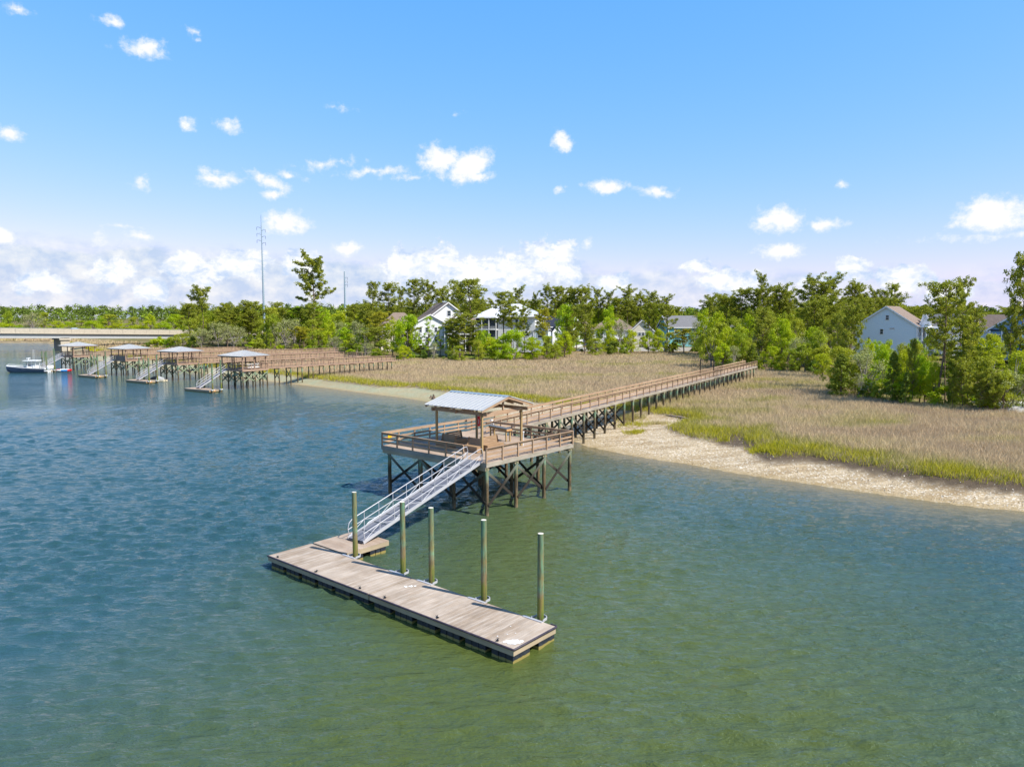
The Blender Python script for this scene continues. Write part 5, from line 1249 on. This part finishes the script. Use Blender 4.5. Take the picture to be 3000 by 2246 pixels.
reg('shrubd', broad(84, 3.2, 2.3, 'dark', 22, 100, .19, low=.1, trunk_h=.2, limbs=4, r0=(.8,1.2)), 3.2, 2.4)
reg('palm', palmetto(91), 2.6, 1.5); reg('dead', dead(95), 7, 3)
NTREES = 0
def tree(kind, px, ytop, D, wpx=None, label=None, group=None, idx=None, lean=0, zb=None, name=None):
    """a tree whose foot stands at depth D below photo column px and whose top reaches row ytop"""
    global NTREES
    random.seed(int(px*7+ytop*13+D)); pr = PR[kind]; (tm, cm), h0, w0 = pr[random.randrange(len(pr)) if idx is None else idx % len(pr)]
    q = atd(px, 1000, D); z = gz(q.x, q.y)-.05 if zb is None else zb; zt = atd(px, ytop, D).z; H_ = max(1.2, zt-z); sv = H_/h0*(22/22)
    if kind in ('shrub','shrubd','bright','oak','grey','wide','wideoak','cedar','sparse'): sv = H_/(h0*1.02)
    sh = sv*random.uniform(.85,1.15) if wpx is None else (wpx/2/FPX*D)/w0
    kn = {'pinebig':'pine_tree','pine':'pine_tree','pinefull':'pine_tree','pinelow':'pine_tree','pineflat':'pine_tree','pineyoung':'pine_tree','pineyellow':'pine_tree','bright':'leafy_tree','oak':'oak_tree','wide':'leafy_tree','wideoak':'oak_tree','grey':'budding_tree','sparse':'slender_tree','cedar':'cedar_tree','shrub':'shrub','shrubd':'shrub','palm':'palmetto','dead':'dead_tree'}[kind]
    e = bpy.data.objects.new(kn, None); col.objects.link(e); e.location = (q.x, q.y, z); e.rotation_euler = (0, lean, random.random()*6.28 if not lean else 0); e.scale = (sh, sh, sv); e.empty_display_size = .3
    cat = kn.replace('_', ' '); tag(e, label, 'shrub' if 'shrub' in kn else cat, group)
    for nm, me in (('trunk', tm), ('crown', cm)): put(nm, me, e)
    NTREES += 1; return e
AR = {'pinebig':'tall pine','pine':'tall pine','pinefull':'dense pine','pinelow':'low full pine','pineflat':'flat topped pine','pineyoung':'young pine','pineyellow':'yellowish pine','bright':'bright green leafy tree','oak':'olive green oak','wide':'wide bright green tree','wideoak':'wide grey limbed oak','grey':'grey green budding tree','sparse':'slender sparse tree','cedar':'dark conical cedar','shrub':'round green shrub','shrubd':'dark low shrub','palm':'palmetto with fan fronds','dead':'leafless grey tree'}
def regname(px, D):
    if px < 560: return 'on the far bank' if D > 400 else 'at the bridge end'
    if px < 900: return 'near the tall power pole'
    if px < 1140: return 'behind the upstream boardwalk ends'
    if px < 1350: return 'beside the white gable house' if D < 262 else 'behind the white gable house'
    if px < 1600: return 'before the metal roofed house' if D < 250 else 'behind the metal roofed house'
    if px < 2050: return 'at the central marsh edge' if D < 268 else 'behind the central houses'
    if px < 2330: return 'near the boardwalk shore end' if D < 200 else 'behind the boardwalk gate'
    if px < 2560: return 'left of the blue shaded house' if D < 200 else 'in the stand left of the shaded house'
    return 'in the lower right wood' if D < 125 else 'among the blue houses'
def regname_old(px, D):
    if px < 560: return 'beyond the left end of the road bridge' if D > 400 else 'at the end of the road bridge'
    if px < 900: return 'in the wood between the tall power pole and the bridge'
    if px < 1140: return 'in the wood behind the ends of the upstream boardwalks'
    if px < 1350: return 'beside the tall white gable house' if D < 262 else 'rising behind the white gable house'
    if px < 1600: return 'in front of the white metal roofed house' if D < 250 else 'rising behind the metal roofed house'
    if px < 2050: return 'along the back of the marsh in the centre' if D < 268 else 'in the pine row behind the central houses'
    if px < 2330: return 'around the shore end of the near boardwalk' if D < 200 else 'in the wood behind the boardwalk gate'
    if px < 2560: return 'left of the blue shaded gable house' if D < 200 else 'in the pine stand left of the blue shaded house'
    return 'in the lower right wood at the marsh edge' if D < 125 else 'between and behind the blue houses on the right'
EX = [
 ('shrub',462,982,300,55,'rounded bright green bush clump at the bridge end, left one'),('shrub',492,985,297,50,'rounded bright green bush clump at the bridge end, right one'),('shrubd',437,1000,300,40),
 ('pineflat',592,850,305,84,'dark flat topped pine standing above the left wood near the bridge'),
 ('oak',560,925,302,70),('oak',612,905,312,90),('oak',650,900,318,80),('grey',640,935,293,80,'grey budding tree with pale bare limbs behind the far upstream boardwalk'),('grey',590,955,290,70),('grey',685,948,292,80),('cedar',565,985,290,50),('wideoak',530,975,296,90),
 ('pinefull',700,900,305,70),('pinefull',738,888,310,80),('pinefull',668,920,300,60),('oak',800,895,310,90),('grey',835,930,288,80,'pale grey budding tree right of the tall power pole'),('grey',862,925,290,70),('oak',780,940,290,60),('shrub',758,988,284,60),('shrub',740,1000,283,50),
 ('cedar',890,950,285,62,'dark dense cedar left of the tall pine trunk'),('bright',905,900,320,100),('bright',955,912,312,90),('bright',870,893,345,90),('bright',935,888,350,100),('bright',1003,903,335,90),('bright',1045,898,335,80),('pineyellow',880,960,280,50),('pineyellow',940,965,280,56),
 ('pinebig',918,765,312,104,'tallest pine on the left, high irregular crown above all its neighbours'),
 ('grey',992,932,262,80),('bright',1012,955,258,80),('grey',1045,935,258,70),('bright',1072,955,246,80),('pinefull',1078,900,262,60),('pineyellow',1112,920,245,60),('bright',1030,975,250,60),('shrub',1100,1030,226,50),
 ('wide',1195,916,228,128,'broad bright green tree left of the white gable house'),('sparse',1255,920,226,52,'slender pale stemmed tree before the white gable house wall'),('sparse',1290,950,226,40),('bright',1150,930,236,80),('bright',1325,985,232,60),
 ('pine',1096,829,268,44,'left pine of the clump above the boardwalk ends',), ('pine',1138,838,270,66),('pine',1175,852,285,30),('pine',1219,822,290,62,'tallest pine left of the white gable'),('pine',1250,833,288,60),('pineflat',1290,850,290,74,'spreading forked pine above the white gable roof'),
 ('pine',1378,822,238,100,'large double crowned pine between the white gable and the metal roof'),('pinefull',1345,840,262,60),('pineyoung',1401,858,300,40),('pine',1415,880,300,40),('pinefull',1358,925,223,100,'olive pine with twin bare trunks standing at the marsh edge'),('pinefull',1325,940,226,60),
 ('pine',1476,858,238,72,'dark pine in front of the white metal roof'),('pine',1500,902,236,60),('pine',1537,905,224,50,'thin pine with long bare trunk before the metal roof house wall'),('pineyellow',1592,912,222,52,'yellow green slender pine before the dark roofed house'),('pine',1522,848,300,56,'small pine directly above the metal roof ridge'),('pine',1566,865,300,30),
 ('wide',1505,962,214,150,'wide low bright green tree leaning over the marsh edge'),('bright',1440,985,217,90),('bright',1412,962,224,70),('bright',1560,985,213,80),('oak',1600,980,216,80),('bright',1655,965,226,70),('oak',1625,1005,217,60),('bright',1465,1000,212,80,'bright tree with forked white stems at the marsh edge'),
 ('bright',1655,882,262,80),('pine',1598,845,300,50),('pine',1627,843,300,50),('pine',1647,848,302,44),('pine',1679,849,300,50),('pine',1705,848,300,56),('pinefull',1675,905,262,50),
 ('pinefull',1714,893,246,62,'dark dense pine at the left of the central houses'),('pineyoung',1668,960,228,26),
 ('oak',1745,988,238,76),('shrubd',1800,995,240,56,'dark round cedar bush at the marsh edge before the brown roofed house'),('shrub',1832,1005,244,50),('bright',1850,962,248,60),('bright',1782,925,262,80),('grey',1822,930,262,60),('bright',1790,960,250,50),('pine',1905,890,262,50,'pine before the central brown roof, left of a pair'),('pine',1950,895,262,56,'pine before the central brown roof, right of a pair'),
 ('bright',1900,965,252,50),('bright',1930,960,252,56),('oak',1962,968,254,50),('pineyellow',2000,968,254,70,'orange tinged pine clump before the teal house'),('grey',2040,930,256,50),('oak',2050,968,250,70),('palm',1972,1000,253,44,'palmetto in front of the teal house'),
 ('pine',1672,851,320,40),('pine',1711,848,316,54),('pine',1752,852,320,48),('pine',1780,860,318,50),('pine',1832,849,312,76,'broad pine over the middle brown roofs'),('pine',1875,866,318,50),('pine',1912,860,316,60),('pine',1955,872,310,56),('pine',1985,900,330,40),
 ('wideoak',2085,955,184,120,'wide grey limbed oak right behind the boardwalk gate'),('bright',2130,950,182,80),('oak',2165,965,180,80),('bright',2120,1000,178,70),('cedar',2205,1010,178,60,'dark cedar beside the last boardwalk posts'),('oak',2190,985,181,60),('grey',2150,1010,177,60),
 ('bright',2292,925,180,80,'vivid light green tree behind the shore end of the boardwalk'),('bright',2310,960,178,70),('bright',2262,1010,173,66),('bright',2330,985,182,60),('pinefull',2235,915,186,70,'pine with dark trunk over the boardwalk end'),('pinefull',2250,930,192,70),('shrub',2232,1060,170,24,'small yellow green bush touching the end of the near boardwalk'),('oak',2285,1040,170,60),
 ('pine',2076,881,250,40),('pinefull',2124,874,240,80),('pine',2170,854,236,76,'dark spreading pine left of the lone high pine'),('pine',2226,812,232,50,'lone high narrow pine near the gate, above the others'),('pinefull',2278,848,236,80),('pine',2309,860,236,60),('bright',2060,900,236,70),('bright',2100,905,226,80),('oak',2150,920,222,90),('bright',2195,915,220,80),('oak',2250,905,222,80),('oak',2300,905,215,90),('pine',2215,850,235,70),('oak',2110,940,215,90),
 ('wideoak',2362,1000,166,130,'dark spreading oak with grey dead branches behind the marsh'),('oak',2415,1005,163,80),('oak',2330,1020,165,60),('shrubd',2385,1050,162,60),
 ('pine',2369,818,222,80,'left pine of the tall stand'),('pine',2402,828,220,80),('pine',2442,816,222,80,'umbrella crowned pine tallest of the stand left of the shaded house'),('pinefull',2420,880,205,90),('pine',2490,838,224,70),('pine',2513,840,226,60),('pinefull',2380,890,202,80),('pine',2553,853,226,50),('pine',2585,853,232,44),('pine',2616,840,240,50,'feathery pine right behind the blue shaded gable'),('pinefull',2530,880,215,60),
 ('oak',2335,930,192,80),('bright',2380,950,190,80),('oak',2430,930,188,90),('grey',2400,965,180,70),('oak',2470,950,182,80),('pinefull',2455,925,152,60,'pine with thin dark trunk left of the street lamp'),('pinefull',2497,905,128,72,'pine with dark knotty trunk at the marsh edge left of the shaded house'),('bright',2545,985,145,56),('bright',2570,990,150,60),('grey',2535,1000,128,60,'pale grey leafless looking bush below the blue shaded house'),
 ('pinelow',2468,1055,118,60,'small leaning tree jutting over the marsh grass'),('oak',2510,1060,116,60),('shrub',2545,1090,113,50),('dead',2520,1080,112,50,'bare grey branches arching over the grass at the wood corner'),('shrub',2567,1120,111,30),
 ('bright',2590,1005,118,60),('cedar',2622,1030,107.5,74,'large dark green cedar at the marsh edge under the shaded house'),('bright',2655,1015,112,70),('bright',2702,1035,107,80),('oak',2690,1000,122,70),('bright',2745,1050,104,50),('cedar',2660,1090,104.5,44),('pineyoung',2682,1005,105.2,30,'thin dead looking trunk leaning among the bright shrubs'),
 ('pine',2757,832,103.5,118,'big main pine with two bare trunks in front of the right hand houses'),('pine',2812,826,140,60,'tall pine crown right of the big main pine'),('pine',2775,905,107,64),('pinelow',2842,965,102,84,'spreading mid height pine with twisted pale limbs'),('pinelow',2830,1070,99,70),('cedar',2800,1090,101,44),
 ('oak',2900,1030,99,90),('oak',2952,1078,96,90,'dark curved trunk oak at the lower right'),('bright',2985,1020,110,90),('bright',2915,978,130,80),('bright',2870,985,128,80),('pinefull',2988,762,112,90,'tall crooked pine cut by the right picture edge'),('pine',2968,905,111,60),('pinelow',2880,1095,97,50),('oak',3010,1060,97,80),('bright',3030,980,112,90),('pinelow',2925,1100,96,50),('pinefull',3050,850,115,90),
 ('bright',2600,990,135,66),('oak',2645,1000,130,66),('bright',2680,985,142,60),('oak',2722,978,150,70),('pinefull',2850,905,150,66),('oak',2905,972,140,80),
 ('palm',1332,1040,213,26),('palm',1352,1038,213,26),('palm',1318,1043,213,22),
]
for t_ in EX:
    kind, px, yt, D, w = t_[:5]; lab = t_[5] if len(t_) > 5 else None
    grp = None
    if lab is None: lab = AR[kind]+' '+regname(px, D); grp = lab.replace('tree', 'trees')
    tree(kind, px, yt, D, w, lab, grp)
# undergrowth and smaller trees filling the wood edge
YL = np.array([(440,1000),(520,960),(560,925),(640,905),(1100,925),(1180,935),(1230,1005),(1400,990),(1560,995),(1640,960),(1690,920),(1790,985),(1960,985),(2050,950),(2150,930),(2300,930),(2440,950),(2540,1010),(2580,1030),(2700,1030),(2760,1030),(2860,1000),(3000,975),(3100,940)], float)
Tpx = np.array([(T_px[k][0], at(*T_px[k], 1.25)[1]) for k in range(len(T_px))])[::-1]
kinds_e = ['shrub','shrub','shrub','oak','bright','grey','shrubd','cedar']; kinds_b = ['bright','oak','oak','grey','pinefull','bright','sparse','pinefull']
R2 = random.Random(99)
n = 0; px = 700
while px < 3080:
    D0_ = float(np.interp(px, Tpx[:,0], Tpx[:,1])); yl = float(np.interp(px, YL[:,0], YL[:,1]))
    near = D0_ < 130
    k = R2.choice(kinds_e); D = D0_+R2.uniform(2.0, 7); base = 930+12.5*FPX/D
    small = k in ('shrub','shrubd'); yt = base-(R2.uniform(1.8,3.4) if small else R2.uniform(3.5,7))*FPX/D
    yt = max(yt, yl)
    tree(k, px, yt, D, (R2.uniform(3.0,5.5) if small else R2.uniform(4,7))*FPX/D, 'undergrowth: '+AR[k]+' '+regname(px, D), 'undergrowth along the wood edge')
    if px > 640:
        D = D0_+R2.uniform(9, 34) if not near else D0_+R2.uniform(6, 30); k = R2.choice(kinds_b); yt = yl+R2.uniform(0, 45)
        if not (1180 < px < 1640 and D > 232): tree(k, px+R2.uniform(-20,20), yt, D, R2.uniform(6,9.5)*FPX/D, 'partly hidden '+AR[k]+' '+regname(px, D), 'trees filling the wood')
    px += (R2.uniform(3.2,6.0))*FPX/D0_*(1.0 if not near else .8); n += 1
# back rows rising behind houses and wood
px = 560
while px < 3100:
    for r_ in range(2):
        D = R2.uniform(300, 400) if px < 2560 else R2.uniform(250, 320); k = R2.choice(['pine','oak','bright','pinefull','oak','pine'])
        hi = 868 if px > 1640 else (880 if px > 1150 else 890)
        if 1975 < px < 2050: hi = 905
        if px > 2620: hi = 898
        yt = R2.uniform(hi, hi+26) if k.startswith('pine') else R2.uniform(hi+15, hi+40)
        tree(k, px+R2.uniform(-12,12), yt, D, R2.uniform(8,12)*FPX/D, 'distant '+AR[k]+' '+regname(px, D), 'back rows of the wood')
    px += R2.uniform(24, 42)
# brighter individual trees along the far bank, seen over the bridge
for px, yt, k in ((15,932,'bright'),(58,938,'bright'),(28,900,'oak'),(100,905,'grey'),(132,903,'oak'),(172,925,'bright'),(205,930,'bright'),(238,922,'oak'),(272,928,'bright'),(300,915,'bright'),(345,930,'bright'),(372,934,'sparse'),(410,936,'bright'),(442,906,'bright'),(478,932,'bright'),(515,908,'bright'),(548,905,'bright'),(85,935,'grey'),(325,905,'oak'),(395,908,'oak'),(-20,925,'oak'),(575,930,'bright')):
    tree(k, px, yt+R2.uniform(6,16), R2.uniform(495, 540), R2.uniform(40, 84), AR[k]+' on the far bank', 'trees on the far bank')
print('trees', NTREES)
# trees that share a label are told apart by their order from the left
ORDN = ['first','second','third','fourth','fifth','sixth','seventh','eighth','ninth','tenth','eleventh','twelfth','thirteenth','fourteenth','fifteenth','sixteenth']
by = {}
for o_ in bpy.data.objects:
    if o_.parent is None and o_.get('label') and o_.type == 'EMPTY': by.setdefault(o_['label'], []).append(o_)
for lb, os_ in by.items():
    if 1 < len(os_) <= 16:
        os_.sort(key=lambda q_: q_.location.x/max(1, q_.location.y))
        for i_, q_ in enumerate(os_): q_['label'] = lb+', '+(ORDN[i_]+' from left' if len(os_) > 2 else ('left one' if i_ == 0 else 'right one'))
    for q_ in os_:
        w_ = q_['label'].split()
        if len(w_) > 16: print('LONG', q_['label'])
# far-off wood that reads as one mass
n = 2600; D = np.sqrt(rng.uniform(400**2, 1000**2, n)); X = rng.uniform(-.95, 1.0, n)*D
keep = np.ones(n, bool); Pt = np.column_stack([X, D]); z0, dS, dM, dT, land, ml, up = terrain(Pt); keep = up & ((D > 560) | (X > -150)); Pt = Pt[keep]; z0 = z0[keep]; n = len(Pt)
Hh = rng.uniform(14, 20.5, n)+np.clip((Pt[:,1]-600)/400, 0, 1)*4+(Pt[:,0] < -150)*3.0; C = []; Rr = []; tone = []
for i in range(n):
    tn = rng.random(); w = rng.uniform(4, 7.0)
    for k in range(9):
        a = rng.random()*6.28; u = rng.random()**.6; rr = w*(1-.55*u)*rng.random()**.5
        C.append((Pt[i,0]+math.cos(a)*rr, Pt[i,1]+math.sin(a)*rr, z0[i]+Hh[i]*(.30+.64*u))); r = rng.uniform(1.6,2.7); Rr.append((r,r,r*.8)); tone.append(np.clip(tn+rng.normal(0,.12),0,1))
V, tn = leaf_quads(np.array(C), np.array(Rr), 20, .85, out=1.0, asp=1.2, tone=np.array(tone))
m, t = mat('far_wood'); c = t.ramp(t.attr('rnd'), [(0,(.055,.085,.02)), (.4,(.09,.13,.025)), (.65,(.14,.20,.03)), (.88,(.24,.36,.03)), (1,(.36,.46,.045))])
d = t.node('ShaderNodeBsdfDiffuse'); t.put(c, d.inputs[0]); t.l.new(d.outputs[0], t.out.inputs[0])
o = bpy.data.objects.new('far_woodland', np_mesh('far_woodland', V, np.arange(len(V)).reshape(-1,4), m, {}, dict(rnd=tn))); col.objects.link(o)
tag(o, 'continuous green woodland along the whole horizon', 'woodland', kind='stuff')
